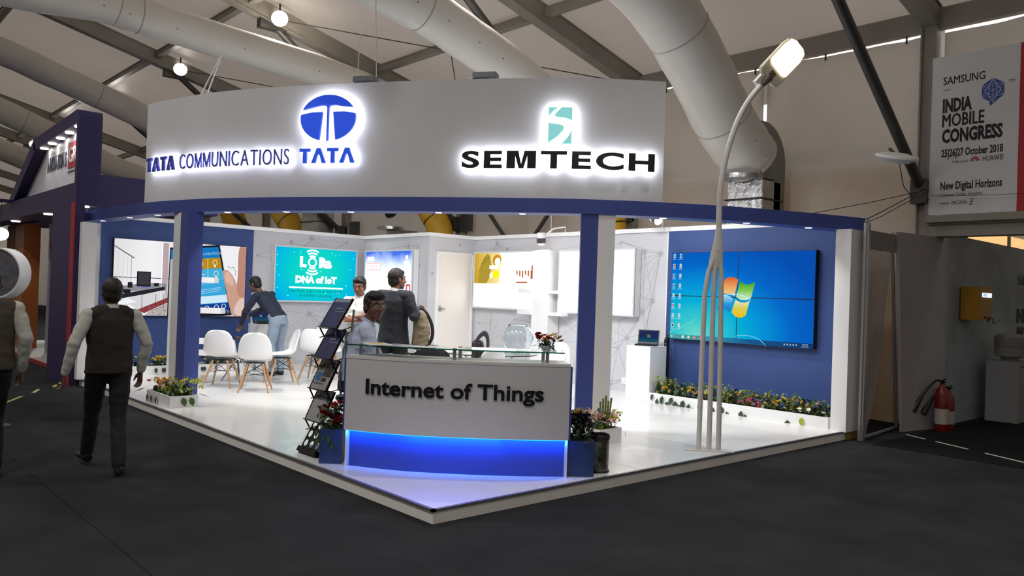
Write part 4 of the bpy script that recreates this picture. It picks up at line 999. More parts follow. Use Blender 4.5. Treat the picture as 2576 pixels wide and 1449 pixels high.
for k in range(4):
    (xt, zt), (xb, zb) = trays[k]; (xt2, zt2), (xb2, zb2) = trays[k+1]
    for y in (YA+.006, YB-.006):
        q = MB(); q.tube([(xb, y, zb), (xt2-.03, y, (zt2+zb2)/2+.02)], .008, 6); build(q, 'side_strut', RACKM, t)
    q = MB(); q.tube([(xt, YB-.012, zt-.10), (xt2+.05, YB-.012, zt2-.02)], .011, 8); build(q, 'side_bar', BAR, t, smooth=True)
    q = MB(); q.tube([(xt2+.06, YB, zb+.02), (xb2+.05, YA, zb-.10)], .005, 5); q.tube([(xt2+.06, YA, zb+.02), (xb2+.05, YB, zb-.10)], .005, 5); build(q, 'cross_wire', RACKM, t)
q = MB(); q.box(3.67, 3.92, YB-.01, YA+.02, ZP, ZP+.055); build(q, 'base_case', RACKM, t, bevel=.008)
for k, (lbl, cm) in enumerate((('dark blue brochure in the top tray of the rack', '1f2c66'), ('dark blue brochure in the second tray of the rack', '24285c'), ('brochure with a bright blue square and grey photo in the middle tray', '9a9c9e'), ('grey brochure with a purple band in the lowest filled tray', 'a3a2a8'))):
    F, L_ = tray_frame(k); w = YA-YB; b = thing('brochure', lbl, 'brochure')
    q = MB(); q.box(.02, w-.02, -.009, .001, .002, L_-.01, F); build(q, 'pages', mat('paper', 'e8e6e0', .6), b)
    q = MB(); q.box(.02, w-.02, -.0105, -.009, .002, L_-.01, F); build(q, 'cover', mat('cover_'+cm, cm, .35, noise=.15, nscale=9), b)
    prt = lambda n_, r_, c_: build(MB().box(r_[0], r_[1], -.0115, -.0105, r_[2], r_[3], F), n_, mat('prt_'+c_, c_, .4), b)
    if k < 2:
        prt('cover_band', (.02, w-.02, L_-.045, L_-.015), '8a94b0' if k == 0 else '2c4a9c')
        put_text('Vodafone IoT' if False else 'Global IoT', F @ Matrix.Translation((.13, -.012, L_*.62)), .028, .001, mat('prt_text', 'a8b4d8', .5), b, 'cover_text', res=1); put_text('connectivity solution', F @ Matrix.Translation((.13, -.012, L_*.53)), .022, .001, mat('prt_text', 'a8b4d8', .5), b, 'cover_text', res=1)
        if k: put_text('O', F @ Matrix.Translation((.14, -.012, L_*.28)), .06, .001, mat('prt_violet', '4a3c7c', .5), b, 'cover_ring', res=2)
    elif k == 2:
        prt('cover_photo', (.03, .13, L_*.60, L_-.03), '5c5450'); prt('cover_photo', (.14, w-.03, L_*.42, L_-.03), '3c3836'); prt('cover_square', (.04, .13, L_*.26, L_*.56), '2a62a4'); prt('cover_photo', (.15, .24, L_*.26, L_*.38), '2e2c2c')
        put_text('TRANSFORM 4.0', F @ Matrix.Translation((.03, -.012, L_*.16)), .026, .001, mat('prt_dark', '303034', .5), b, 'cover_text', res=1)
    else:
        prt('cover_band', (.02, w-.02, L_*.74, L_-.06), '5c2850'); prt('cover_band', (.02, w-.02, L_-.05, L_-.02), '7880a0')
        for i in range(6): prt('cover_line', (.04, w-.05, L_*(.60-i*.08), L_*(.60-i*.08)+.003), 'bcbcc0')

# ================================================================== PLANTS
GD, GM, GL, GO = mat('leaf_dark_green', '1f3a22', .5), mat('leaf_green', '3d5f2a', .5), mat('leaf_lime', '9aa52a', .5), mat('leaf_olive', '6c7434', .5)
YEL, ORA, RED, PUR, PNK, WHT, LIL = mat('petal_yellow', 'e2bd35', .5), mat('petal_orange', 'd07a22', .5), mat('petal_red', 'a01a20', .5), mat('petal_purple', '4a1f4c', .6), mat('petal_pink', 'e0a8a8', .5), mat('petal_cream', 'e8dcc0', .5), mat('petal_magenta', 'b02858', .5)
def leaf_pts(M, L_, w, droop=.2):
    pts = [(0, 0, 0), (w*.5, L_*.3, .02*L_), (w*.42, L_*.65, -droop*L_*.3), (0, L_, -droop*L_), (-w*.42, L_*.65, -droop*L_*.3), (-w*.5, L_*.3, .02*L_), (0, L_*.35, -.05*L_), (0, L_*.68, -droop*L_*.45)]
    return [M @ Vector(p) for p in pts], [(0, 1, 6), (1, 2, 7, 6), (2, 3, 7), (0, 6, 5), (6, 7, 4, 5), (7, 3, 4)]
def rnd_rot(r, tilt=(.2, 1.2)): return Matrix.Rotation(r.uniform(0, 2*PI), 4, 'Z') @ Matrix.Rotation(r.uniform(*tilt), 4, 'X')
def foliage(parent, r, box, z, n, h, mats, size=(.05, .09), name='foliage', narrow=.5):
    mb = MB(); x0, x1, y0, y1 = box
    for i in range(n):
        sx, sy = r.uniform(x0, x1), r.uniform(y0, y1); hz = r.uniform(.15, 1)*h; mb.cur = r.randrange(len(mats))
        M = Matrix.Translation((sx, sy, z+hz)) @ Matrix.Rotation(r.uniform(0, 2*PI), 4, 'Z') @ Matrix.Rotation(r.uniform(-.9, .9), 4, 'X')
        L_ = r.uniform(*size); vs, fs = leaf_pts(M, L_, L_*narrow); mb.add(vs, fs)
        if i % 4 == 0: mb.tube([(sx, sy, z-.01), (sx+r.uniform(-.01, .01), sy, z+hz)], .0025, 4, caps=False)
    return build(mb, name, mats, parent, kind='stuff')
def flower_mesh(kind, m_, seed=0):
    r = random.Random(seed); q = MB()
    if kind == 'cluster':
        for i in range(9): q.ball((r.uniform(-.024, .024), r.uniform(-.024, .024), r.uniform(-.004, .02)), .0085, 6, 4)
    elif kind == 'daisy':
        for i in range(9):
            M = Matrix.Rotation(2*PI*i/9, 4, 'Z') @ Matrix.Rotation(.25, 4, 'X'); vs, fs = leaf_pts(M, .045, .022, -.1); q.add(vs, fs)
        q.ball((0, 0, .005), (.013, .013, .008), 8, 4)
    elif kind == 'rose':
        for ring, n, rr, tl in ((0, 3, .010, 1.25), (1, 5, .018, .95), (2, 6, .026, .55)):
            for i in range(n):
                M = Matrix.Rotation(2*PI*(i+.5*ring)/n, 4, 'Z') @ Matrix.Translation((0, rr*.4, 0)) @ Matrix.Rotation(tl, 4, 'X'); vs, fs = leaf_pts(M, .036, .04, .1); q.add(vs, fs)
        q.ball((0, 0, .01), .012, 6, 4)
    elif kind == 'lily':
        for i in range(6):
            M = Matrix.Rotation(2*PI*i/6, 4, 'Z') @ Matrix.Rotation(.6, 4, 'X'); vs, fs = leaf_pts(M, .075, .022, .5); q.add(vs, fs)
    return q.mesh(kind+'_flower', m_)
FL = {}
def flower(parent, kind, m_, p, r, sc=1.0, name='flower', tilt=.7):
    key = (kind, m_.name)
    if key not in FL: FL[key] = flower_mesh(kind, m_, len(FL))
    o = link(name, FL[key], parent, p, (r.uniform(-tilt, tilt), r.uniform(-tilt, tilt), r.uniform(0, 6))); o.scale = (sc,)*3; return o
BL = None
def big_leaf(parent, p, r, rot, L_=.09, m_=None):
    global BL
    if BL is None: q = MB(); vs, fs = leaf_pts(Matrix(), 1, .62, .15); q.add(vs, fs); BL = {}
    key = (m_ or GD).name
    if key not in BL: q = MB(); vs, fs = leaf_pts(Matrix(), 1, .62, .15); q.add(vs, fs); BL[key] = q.mesh('big_leaf', m_ or GD)
    o = link('leaf', BL[key], parent, p, rot); o.scale = (L_,)*3; return o
SOIL = mat('soil', '2a2520', .9)
def planter_box(label, x0, x1, y0, y1, h):
    t = thing('flower_box', label, 'planter', (x0, y0, ZP)); W_, D_ = x1-x0, y1-y0; q = MB(); th = .018
    for b in ((0, W_, 0, th), (0, W_, D_-th, D_), (0, th, th, D_-th), (W_-th, W_, th, D_-th)): q.box(b[0], b[1], b[2], b[3], 0, h)
    build(q, 'box', WHITE, t); q = MB(); q.box(th, W_-th, th, D_-th, 0, h-.035); build(q, 'soil', SOIL, t); return t
# long box under the right screen
r = random.Random(11)
t = planter_box('long white flower box under the right video wall, trailing dark leaves over its front', 9.90, 10.35, 4.86, 7.76, .145)
foliage(t, r, (.06, .40, .06, 2.84), .10, 980, .21, [GD, GD, GM, GO], (.05, .10))
for yy in (2.75, 2.55, 1.95, 1.62, 1.25, .9, .62): foliage(t, r, (.08, .26, yy-.10, yy+.10), .12, 60, .25, [GL, GL, GO], (.04, .07), 'lime_foliage')
for yy, n in ((2.62, 13), (2.2, 11), (1.95, 6), (1.35, 11), (.95, 4), (.72, 12), (.48, 6), (.30, 9)):
    for i in range(n): flower(t, 'cluster', YEL if r.random() < .85 else ORA, (r.uniform(.05, .24), yy+r.uniform(-.12, .12), .17+r.uniform(.03, .14)), r, .8)
for i in range(12): flower(t, 'lily', LIL if i % 3 else PNK, (r.uniform(.03, .14), 1.12+r.uniform(-.2, .2), .14+r.uniform(.0, .1)), r, .7)
for i in range(4): flower(t, 'daisy', WHT, (r.uniform(.0, .10), .22+r.uniform(-.2, .2), .16+r.uniform(.0, .05)), r, .8)
for y, z in ((2.78, .13), (2.70, .07), (2.68, .02), (2.42, .12), (2.36, .07), (2.30, .03), (2.22, .10), (2.12, .06), (2.05, .01), (1.92, .09), (1.70, .06), (1.55, .09), (1.25, .07), (1.18, .03), (.35, .10), (.55, .04), (2.60, .12), (2.50, .05), (1.48, .03)):
    big_leaf(t, (-.012, y, z), r, (-1.3+r.uniform(-.15, .15), r.uniform(-.3, .3), PI/2+r.uniform(-.4, .4)), r.uniform(.10, .14), GL if y < .5 else GD)
# left long box under the left screen
t = planter_box('long white flower box under the left video wall, seen past the left post', 3.95, 6.45, 14.20, 14.65, .155)
foliage(t, r, (.06, 2.44, .06, .39), .10, 460, .20, [GD, GD, GM], (.06, .11))
for i in range(26): flower(t, 'cluster', YEL, (r.uniform(.5, 2.4), r.uniform(.02, .2), .19+r.uniform(.03, .12)), r, 1.1)
for i in range(6): big_leaf(t, (r.uniform(.6, 2.4), -.012, .12), r, (-1.3, 0, PI+r.uniform(-.4, .4)), .09)
# box around the foot of the left post
t = planter_box('short white flower box with yellow and green plants at the foot of the left post', 3.60, 3.955, 10.30, 11.17, .15)
foliage(t, r, (.05, .31, .05, .82), .10, 210, .17, [GD, GM, GO], (.06, .11))
foliage(t, r, (.05, .33, .02, .30), .12, 60, .26, [GL, GO, GM], (.05, .09), 'lime_foliage')
for i in range(26): flower(t, 'cluster', YEL if i % 3 else ORA, (r.uniform(.0, .30), r.uniform(.25, .85), .17+r.uniform(.02, .13)), r, 1.1)
for i in range(9): flower(t, 'cluster', mat('petal_lime', 'c8cc30', .5), (r.uniform(.2, .42), r.uniform(-.05, .2), .19+r.uniform(.02, .15)), r, 1.1)
for y in (.78, .62, .45): big_leaf(t, (-.014, y, .11), r, (-1.3, .2, PI/2), .12)
for x in (.15, .25): big_leaf(t, (x, -.014, .13), r, (-1.35, .3, PI), .12, GM)
big_leaf(t, (.36, .0, .17), r, (-.3, 0, -1.6), .16, GD); big_leaf(t, (-.02, .86, .17), r, (-.3, 0, 1.2), .18, GD)
# small box behind the right post
t = planter_box('small white flower box with pink lilies behind the right post, near the bin', 6.47, 6.82, 5.68, 6.02, .165)
foliage(t, r, (.02, .33, .02, .32), .13, 170, .20, [GM, GD, GO, GL], (.05, .10))
for i in range(12): flower(t, 'lily', PNK, (r.uniform(-.06, .22), r.uniform(-.04, .25), .24+r.uniform(.0, .09)), r, .9)
for i in range(5): flower(t, 'cluster', MATS['petal_lime'], (r.uniform(.2, .40), r.uniform(-.02, .2), .25+r.uniform(.0, .10)), r, 1.2)
q = MB()
for i in range(5): q.tube([(.12+i*.03, .1, .15), (.10+i*.045, .1, .45+.03*(i % 3))], [.006, .012], 5)
build(q, 'lavender_spike', GO, t)
big_leaf(t, (.38, -.02, .12), r, (-1.3, .2, -2.4), .09, GO); big_leaf(t, (.05, -.015, .12), r, (-1.3, .2, PI), .11)
# plants in the blue side boxes of the counter
for t, c_, fl_, kinds, nm in ((boxL, cL, RED, 'rose', 0), (boxR, cR, PUR, 'rose', 1)):
    cx, cy = c_.x, c_.y; foliage(t, r, (cx-.11, cx+.11, cy-.11, cy+.11), .29, 150, .22, [GD, GD, GM], (.05, .09))
    for i in range(15 if nm == 0 else 20): flower(t, kinds, fl_, (cx+r.uniform(-.13, .13), cy+r.uniform(-.13, .10), .31+r.uniform(.02, .22)), r, r.uniform(.9, 1.25))
    if nm:
        for i in range(5): flower(t, 'cluster', YEL, (cx-.03+r.uniform(-.07, .07), cy+r.uniform(-.05, .1), .54+r.uniform(0, .03)), r, .8)
        for i in range(3): flower(t, 'daisy', mat('petal_mauve', '9c8896', .5), (cx-.1+.08*i, cy-.16, .30-.02*i), r, .7)
        for x, y, z in ((cx+.05, cy-.19, .26), (cx+.10, cy-.17, .20), (cx+.12, cy-.15, .24), (cx+.02, cy-.20, .12), (cx+.14, cy-.13, .17)): big_leaf(t, (x, y, z), r, (-1.3, r.uniform(-.4, .4), PI*.75), .075)
    else:
        for x, y, z in ((cx-.15, cy-.05, .27), (cx-.16, cy+.02, .22), (cx-.12, cy-.12, .25), (cx-.17, cy+.0, .30), (cx-.10, cy-.14, .20)): big_leaf(t, (x, y, z), r, (-1.3, r.uniform(-.4, .4), PI*.6), .075, GM)

# flower bowl on the glass shelf
t = thing('flower_bowl', 'small white scalloped bowl of red, orange and yellow flowers on the glass shelf', 'flower bowl', (4.93, 4.98, 1.1925))
q = MB(); K = 20; prof = [(.0, .0), (.030, 0), (.034, .006), (.030, .016), (.055, .034), (.078, .052), (.070, .05), (.0, .03)]
vs = []
for i, (rr, z) in enumerate(prof):
    for a in range(K): wv = (.010*math.cos(a*2*PI/K*5) if i in (5, 6) else 0); vs.append(((rr+wv)*math.cos(2*PI*a/K), (rr+wv)*math.sin(2*PI*a/K), z+wv*.6))
q.add(vs, [(i*K+j, i*K+(j+1) % K, (i+1)*K+(j+1) % K, (i+1)*K+j) for i in range(len(prof)-1) for j in range(K)]); build(q, 'bowl', mat('porcelain', 'e6e8ee', .2), t, smooth=True)
foliage(t, r, (-.055, .055, -.055, .055), .03, 90, .085, [GD, GD, GM], (.03, .055))
for x, y, z, k, m_ in ((-.07, .05, .13, 'rose', RED), (-.045, .06, .145, 'rose', RED), (-.03, 0, .11, 'daisy', ORA), (-.01, -.02, .12, 'daisy', RED), (.015, .0, .125, 'daisy', ORA), (.03, -.03, .11, 'daisy', mat('petal_scarlet', 'c03020', .5)), (.06, -.05, .13, 'daisy', YEL), (.085, -.07, .12, 'daisy', YEL), (.10, -.08, .095, 'daisy', RED), (-.05, -.01, .09, 'daisy', ORA), (-.06, .02, .12, 'daisy', RED), (.0, .03, .14, 'daisy', RED), (.04, .02, .13, 'daisy', ORA), (.05, -.02, .145, 'daisy', YEL), (-.02, .05, .12, 'daisy', ORA), (.07, -.04, .15, 'daisy', YEL), (-.075, .035, .11, 'rose', RED)):
    flower(t, k, m_, (x, y, z), r, .85)
big_leaf(t, (-.07, .04, .06), r, (-.2, 0, .9), .07, GD)

# ================================================================== BIN
t = thing('waste_bin', 'perforated steel waste bin with dark rim beside the blue flower box', 'waste bin', (5.51, 4.85, ZP))
PERF = mat('perforated_steel', '7a736c', .35, metal=.85, noise=.15)
q = MB(); q.lathe([(.095, .0), (.097, .02), (.093, .022), (.093, .30)], 36); build(q, 'body', PERF, t, smooth=True)
q = MB(); q.lathe([(.096, .292), (.1, .296), (.1, .325), (.094, .34), (.088, .335), (.088, .29), (.084, .02), (0, .02)], 36); build(q, 'rim', mat('bin_rim', '3a3638', .35, metal=.5), t, smooth=True)
q = MB(); q.lathe([(.0, 0), (.1, 0), (.101, .012), (.096, .02)], 36); build(q, 'base', BLACK, t, smooth=True)
q = MB()
for side in (-.30, 1.15):
    for i in range(11):
        for j in range(24):
            a = -2.32+side+(i-5)*.075 + (.0375 if j % 2 else 0); z = .075+j*.0085
            if 0 <= i < 11: q.box(-.002, .002, -.0005, .0012, -.002, .002, Matrix.Translation((.0935*math.cos(a), .0935*math.sin(a), z)) @ Matrix.Rotation(a+PI/2, 4, 'Z'))
build(q, 'perforation', mat('perforation_light', 'c8ccd0', .5), t, kind='stuff')

# ================================================================== FURNITURE
SHELL = mat('chair_white_shell', 'eeeeee', .3, coat=.3); BEECH = mat('beech_leg', 'b98f68', .5, noise=.12, nscale=6); WIRE = mat('black_wire', '1a1a1c', .4)
def chair_shell_mesh():
    prof = [(.225, .405, .185, .0), (.21, .432, .20, .006), (.15, .440, .215, .02), (.05, .432, .225, .035), (-.06, .428, .228, .05), (-.14, .445, .230, .07), (-.19, .50, .232, .085), (-.215, .58, .228, .07), (-.232, .67, .215, .055), (-.245, .75, .185, .04), (-.252, .80, .145, .03), (-.256, .826, .09, .02), (-.257, .832, .03, .015)]
    K = 14; vs = []
    for i, (y, z, w, c) in enumerate(prof):
        back = min(max((z-.445)/.12, 0), 1)
        for j in range(K+1):
            u = -1+2*j/K; e = abs(u)**2.4
            vs.append((u*w, y+e*c*back+(.0), z+e*c*(1-back)*1.0))
    fs = [(i*(K+1)+j, i*(K+1)+j+1, (i+1)*(K+1)+j+1, (i+1)*(K+1)+j) for i in range(len(prof)-1) for j in range(K)]
    me = bpy.data.meshes.new('shell'); me.from_pydata(vs, [], fs); bm = bmesh.new(); bm.from_mesh(me)
    bmesh.ops.recalc_face_normals(bm, faces=bm.faces); bmesh.ops.solidify(bm, geom=bm.faces[:], thickness=.009)
    bmesh.ops.subdivide_edges(bm, edges=[], cuts=0); bm.to_mesh(me); bm.free(); me.materials.append(SHELL)
    me.polygons.foreach_set('use_smooth', [True]*len(me.polygons)); return me
def make_chair():
    t = thing('shell_chair', '', 'chair'); link('seat_shell', chair_shell_mesh(), t)
    tops = [(-.10, .10, .40), (.10, .10, .40), (.10, -.10, .40), (-.10, -.10, .40)]; feet = [(-.215, .22, 0), (.215, .22, 0), (.20, -.23, 0), (-.20, -.23, 0)]
    for a, b in zip(tops, feet):
        q = MB(); q.tube([a, tuple(Vector(a).lerp(Vector(b), .5)), b], [.017, .016, .010], 10); build(q, 'leg', BEECH, t, smooth=True)
    q = MB(); mid = [tuple(Vector(a).lerp(Vector(b), .42)) for a, b in zip(tops, feet)]; up = [tuple(Vector(a).lerp(Vector(b), .03)) for a, b in zip(tops, feet)]
    for i in range(4): q.tube([up[i], mid[(i+1) % 4]], .004, 5); q.tube([up[(i+1) % 4], mid[i]], .004, 5)
    q.tube([mid[0], mid[2]], .004, 5); q.tube([mid[1], mid[3]], .004, 5); q.box(-.12, .12, -.12, .12, .398, .408)
    build(q, 'wire_bracing', WIRE, t); return t
ch0 = make_chair(); used = False
def place_chair(x, y, rz, label, sc=1.07):
    global used
    o_ = ch0 if not used else copy_tree(ch0); used = True
    o_.location = (x, y, ZP); o_.rotation_euler = (0, 0, rz); o_.scale = (sc,)*3; o_['label'] = label; o_['group'] = 'white shell chairs'; return o_
place_chair(5.24, 11.46, math.radians(60-90), 'white shell chair with its back to the camera, front of the left group')
place_chair(5.03, 12.18, math.radians(48-90), 'white shell chair with its back turned, leftmost at the round table')
place_chair(5.98, 12.12, math.radians(165-90), 'white shell chair facing left, right of the left round table')
place_chair(6.72, 12.35, math.radians(40-90), 'white shell chair seen behind the brochure rack')
place_chair(7.35, 13.1, math.radians(250-90), 'white shell chair almost hidden behind another and the rack')
place_chair(6.22, 8.45, math.radians(62-90), 'white shell chair with a black jacket over its back, behind the counter')
place_chair(6.62, 7.86, math.radians(90-90), 'white shell chair carrying the grey bag, behind the counter')
place_chair(7.25, 7.35, math.radians(150-90), 'white shell chair just left of the right post, behind the glass shelf')
place_chair(8.35, 8.35, math.radians(195-90), 'white shell chair on the far side of the glass table by the fish bowl')
# dark round table with crossed chrome legs
def round_table(label, x, y, rad, h, top_m, edge=None):
    t = thing('round_table', label, 'table', (x, y, ZP)); q = MB(); q.lathe([(0, h-.012), (rad, h-.012), (rad, h), (0, h)], 40); build(q, 'tabletop', top_m, t, smooth=False)
    for k in range(4):
        a = PI/4+k*PI/2; q = MB(); c_, s_ = math.cos(a), math.sin(a)
        q.tube([(rad*.55*c_, rad*.55*s_, h-.014), (.04*c_, .04*s_, h*.5), (rad*.62*math.cos(a+.5), rad*.62*math.sin(a+.5), .008)], .014, 8); build(q, 'leg', CHROME, t, smooth=True)
    q = MB(); q.lathe([(.045, h*.5-.012), (.05, h*.5), (.045, h*.5+.012)], 16); build(q, 'leg_ring', CHROME, t, smooth=True)
    return t
round_table('dark glass round table with crossed chrome legs among the left chairs', 5.52, 12.72, .42, .72, mat('dark_glass', '1d2850', .05, spec=.8))
round_table('glass round table with chrome legs behind the counter, under the fish bowl', 7.5, 8.75, .72, .74, GLASS)
round_table('glass round table behind the man in the dark suit', 7.05, 10.3, .45, .74, GLASS)
# second display tower: behind the left post, only its shelf blocks show
t = thing('display_tower', 'white display column hidden by the left post, its shelf blocks sticking out to the right', 'display stand', (4.62, 12.98, ZP))
q = MB(); q.box(-.12, .12, -.12, .12, 0, 1.95); build(q, 'column', WHITE, t, bevel=.004)
rt = Matrix.Rotation(math.radians(-42), 4, 'Z')
for z, w_ in ((1.60, .58), (1.115, .70), (.63, .54), (.45, .50)):
    q = MB(); q.box(.05, w_, -.10, .10, z, z+.085, rt); build(q, 'shelf', WHITE, t)

# fish bowl
t = thing('fish_bowl', 'large empty round glass fish bowl on the glass table', 'fish bowl', (7.52, 8.03, ZP+.74))
q = MB(); q.lathe([(.0, .012), (.10, .012), (.15, .04), (.21, .11), (.238, .20), (.225, .29), (.175, .365), (.135, .39), (.14, .41), (.15, .415), (.146, .42), (.128, .405), (.124, .388), (.165, .36), (.215, .288), (.228, .20), (.2, .115), (.145, .05), (.095, .022), (0, .022)], 40)
build(q, 'glass', mat('clear_glass', 'f4f8fa', .0, trans=1.0), t, smooth=True)
bpy.data.objects[t.name].location = (7.62, 8.28, ZP+.743)
for k, (x, y, a, lbl, cm) in enumerate(((7.1, 8.6, .3, 'stack of white papers left of the fish bowl', 'f2f2f2'), (7.35, 8.45, .9, 'grey leaflet beside the fish bowl on the glass table', '8a8c90'), (7.0, 9.0, .1, 'white sheet at the far edge of the glass table', 'f4f4f4'))):
    sheet('paper', lbl, 'papers', x, y, ZP+.741, .3, .21, a, mat('sheet_'+cm, cm, .5), .006)
# jacket on the chair, bag on the next
JAC = mat('black_jacket', '16171a', .85, bump=.3, bscale=30)
t = thing('jacket', 'black jacket hung over a chair back behind the glass shelf', 'jacket', (6.22, 8.45, ZP), math.radians(62-90))
q = MB(); K = 16; vs = []
rows = [(-.30, .36, .30, .03), (-.305, .55, .29, .035), (-.30, .72, .27, .035), (-.292, .84, .23, .03), (-.27, .905, .15, .02), (-.235, .90, .16, .0), (-.20, .80, .20, .0)]
for i, (y, z, w, c) in enumerate(rows):
    for j in range(K+1):
        u = -1+2*j/K; vs.append((u*w, y+abs(u)**2*.07+.008*math.sin(j*2.3+i), z-abs(u)**3*.05))
q.add(vs, [(i*(K+1)+j, i*(K+1)+j+1, (i+1)*(K+1)+j+1, (i+1)*(K+1)+j) for i in range(len(rows)-1) for j in range(K)]); build(q, 'cloth', JAC, t, smooth=True)
t = thing('shoulder_bag', 'dark grey bag with a broad loop strap hung on the chair behind the counter', 'bag', (6.50, 7.74, ZP), math.radians(20))
q = MB(); q.tube(smooth3([(-.10, 0, .62), (-.12, 0, .85), (-.10, 0, .99), (.0, -.02, 1.07), (.10, -.02, 1.05), (.16, -.01, .95), (.15, .0, .80), (.10, 0, .66)], 5), [(.012, .035)]*36, 8, up=(0, 1, 0)); build(q, 'strap', mat('bag_grey', '3c3a3e', .7), t, smooth=True)
q = MB(); q.prism([(-.14, .50), (-.12, .98), (-.06, 1.0), (.06, .75), (.17, .60), (.20, .46)], -.07, .07, Matrix.Rotation(PI/2, 4, 'X')); build(q, 'body', mat('bag_grey', '3c3a3e', .7), t, bevel=.02)

# plinth with laptop (right), battery strip, plinth (left)
def laptop(label, loc, rz, img):
    t = thing('laptop', label, 'laptop', loc, rz); q = MB(); q.box(-.17, .17, -.12, .12, 0, .022); build(q, 'base', BLACK, t, bevel=.004)
    q = MB(); q.box(-.15, .15, -.02, .10, .022, .024)
    build(q, 'keyboard', mat('keys', '2a2a2e', .5), t)
    Mx = Matrix.Translation((0, .12, .02)) @ Matrix.Rotation(-.30, 4, 'X'); q = MB(); q.box(-.17, .17, 0, .012, 0, .235, Mx); l_ = build(q, 'lid', BLACK, t, bevel=.003)
    q = MB(); q.quad(*[Mx @ Vector(v) for v in ((-.155, -.001, .03), (.155, -.001, .03), (.155, -.001, .22), (-.155, -.001, .22))]); build(q, 'lit_screen', img, l_)
    q = MB()
    for x in (-.14, .12): q.box(x, x+.03, .09, .125, .018, .04)
    build(q, 'hinge', METAL, t); 
    for k, (c_, dx, dz) in enumerate((('d8845a', -.013, .012), ('8cc470', .013, .012), ('70a8d8', -.013, -.012), ('e0cc70', .013, -.012))):
        q = MB(); q.quad(*[Mx @ Vector((dx+a*.011, -.002, .13+dz+b*.010)) for a, b in ((-1, -1), (1, -1), (1, 1), (-1, 1))]); build(q, 'emblem', emat('lap'+c_, c_, .45), l_)
    return t
LAPI = grad_emat('laptop_screen', [(0, '3c9cac'), (.5, '2c4c9c'), (1, '4a4c84')], .32, 2, .02, .25)
def plinth(label, x0, x1, y0, y1, h):
    t = thing('plinth', label, 'plinth', (x0, y0, ZP)); q = MB(); q.box(0, x1-x0, 0, y1-y0, 0, h); build(q, 'body', WHITE, t, bevel=.003)
    q = MB(); q.box(-.002, x1-x0+.002, -.002, y1-y0+.002, h, h+.006); build(q, 'top_board', WHITE, t); return t
plinth('white plinth carrying the laptop, left of the right blue wall', 9.89, 10.30, 7.72, 8.19, .84)
laptop('open black laptop on the white plinth', (10.10, 7.96, ZP+.847), math.radians(-62), LAPI)
t = thing('power_strip_tower', 'tall black power strip column leaning between the plinth and the right blue wall', 'power strip', (10.34, 7.78, ZP))
q = MB(); q.box(-.035, .035, -.06, .0, .11, .985); build(q, 'body', BLACK, t, bevel=.006)
q = MB(); q.lathe([(0, .985), (.010, .985), (.010, 1.03), (0, 1.03)], 8, (.0, -.04, 0)); build(q, 'knob', BLACK, t)
for k, (z, c_) in enumerate(((.96, 'd04038'), (.955, 'e8e8e8'), (.88, 'c8c8c8'), (.74, 'c8c8c8'))):
    q = MB(); q.box(-.040, -.034, -.045+(.03 if k == 1 else 0), -.03+(.03 if k == 1 else 0), z, z+.015); build(q, 'indicator', mat('ind_'+c_, c_, .4), t)
plinth('white plinth beside the left blue wall, under the leaning man', 6.50, 6.95, 14.19, 14.60, .86)
laptop('open black laptop on the left plinth, in front of the leaning man', (6.72, 14.40, ZP+.867), math.radians(0), LAPI)
# ================================================================== WHITE FABRIC AIR DUCTS
DUCT = mat('duct_fabric', 'd8d3ca', .38, noise=.04, nscale=1.5, bump=.15, bscale=3)
FOIL = mat('foil_duct', 'b8b8b8', .22, metal=.9, noise=.15, nscale=5, bump=.9, bscale=9)
GALV = mat('galvanised_duct', '8a8a88', .45, metal=.5, noise=.1)
def duct(label, path, rad, seams=()):
    t = thing('air_duct', label, 'air duct', (0, 0, 0)); sp = smooth3(path, 7)
    rr = [rad*(1+.012*math.sin(i*1.7)) for i in range(len(sp))]
    q = MB(); q.tube(sp, rr, 28, up=(0, 1, 0)); build(q, 'fabric_tube', DUCT, t, smooth=True)
    for s_ in seams:
        i = int(s_*(len(sp)-2)); a, b = sp[i], sp[i+1]; d = (b-a).normalized()
        q = MB(); q.tube([a-d*.012, a-d*.005, a+d*.005, a+d*.012], [rad*.99, rad*1.012, rad*1.012, rad*.99], 28, caps=False, up=(0, 1, 0)); build(q, 'seam_band', mat('duct_seam', 'a8a49c', .5), t, smooth=True)
    # fixing eyelets in pairs along the tube
    q = MB()
    for k in range(6):
        c_ = sp[int((.30+.1*k)*(len(sp)-1))]
        for a in (-2.2, -1.9): q.ball((c_.x, c_.y-rad*1.0*math.cos(a+PI/2-.2)*0-rad*.93, c_.z-rad*.36), .012, 6, 4)
    build(q, 'eyelet', mat('eyelet', '77736c', .5), t, kind='stuff')
    return t
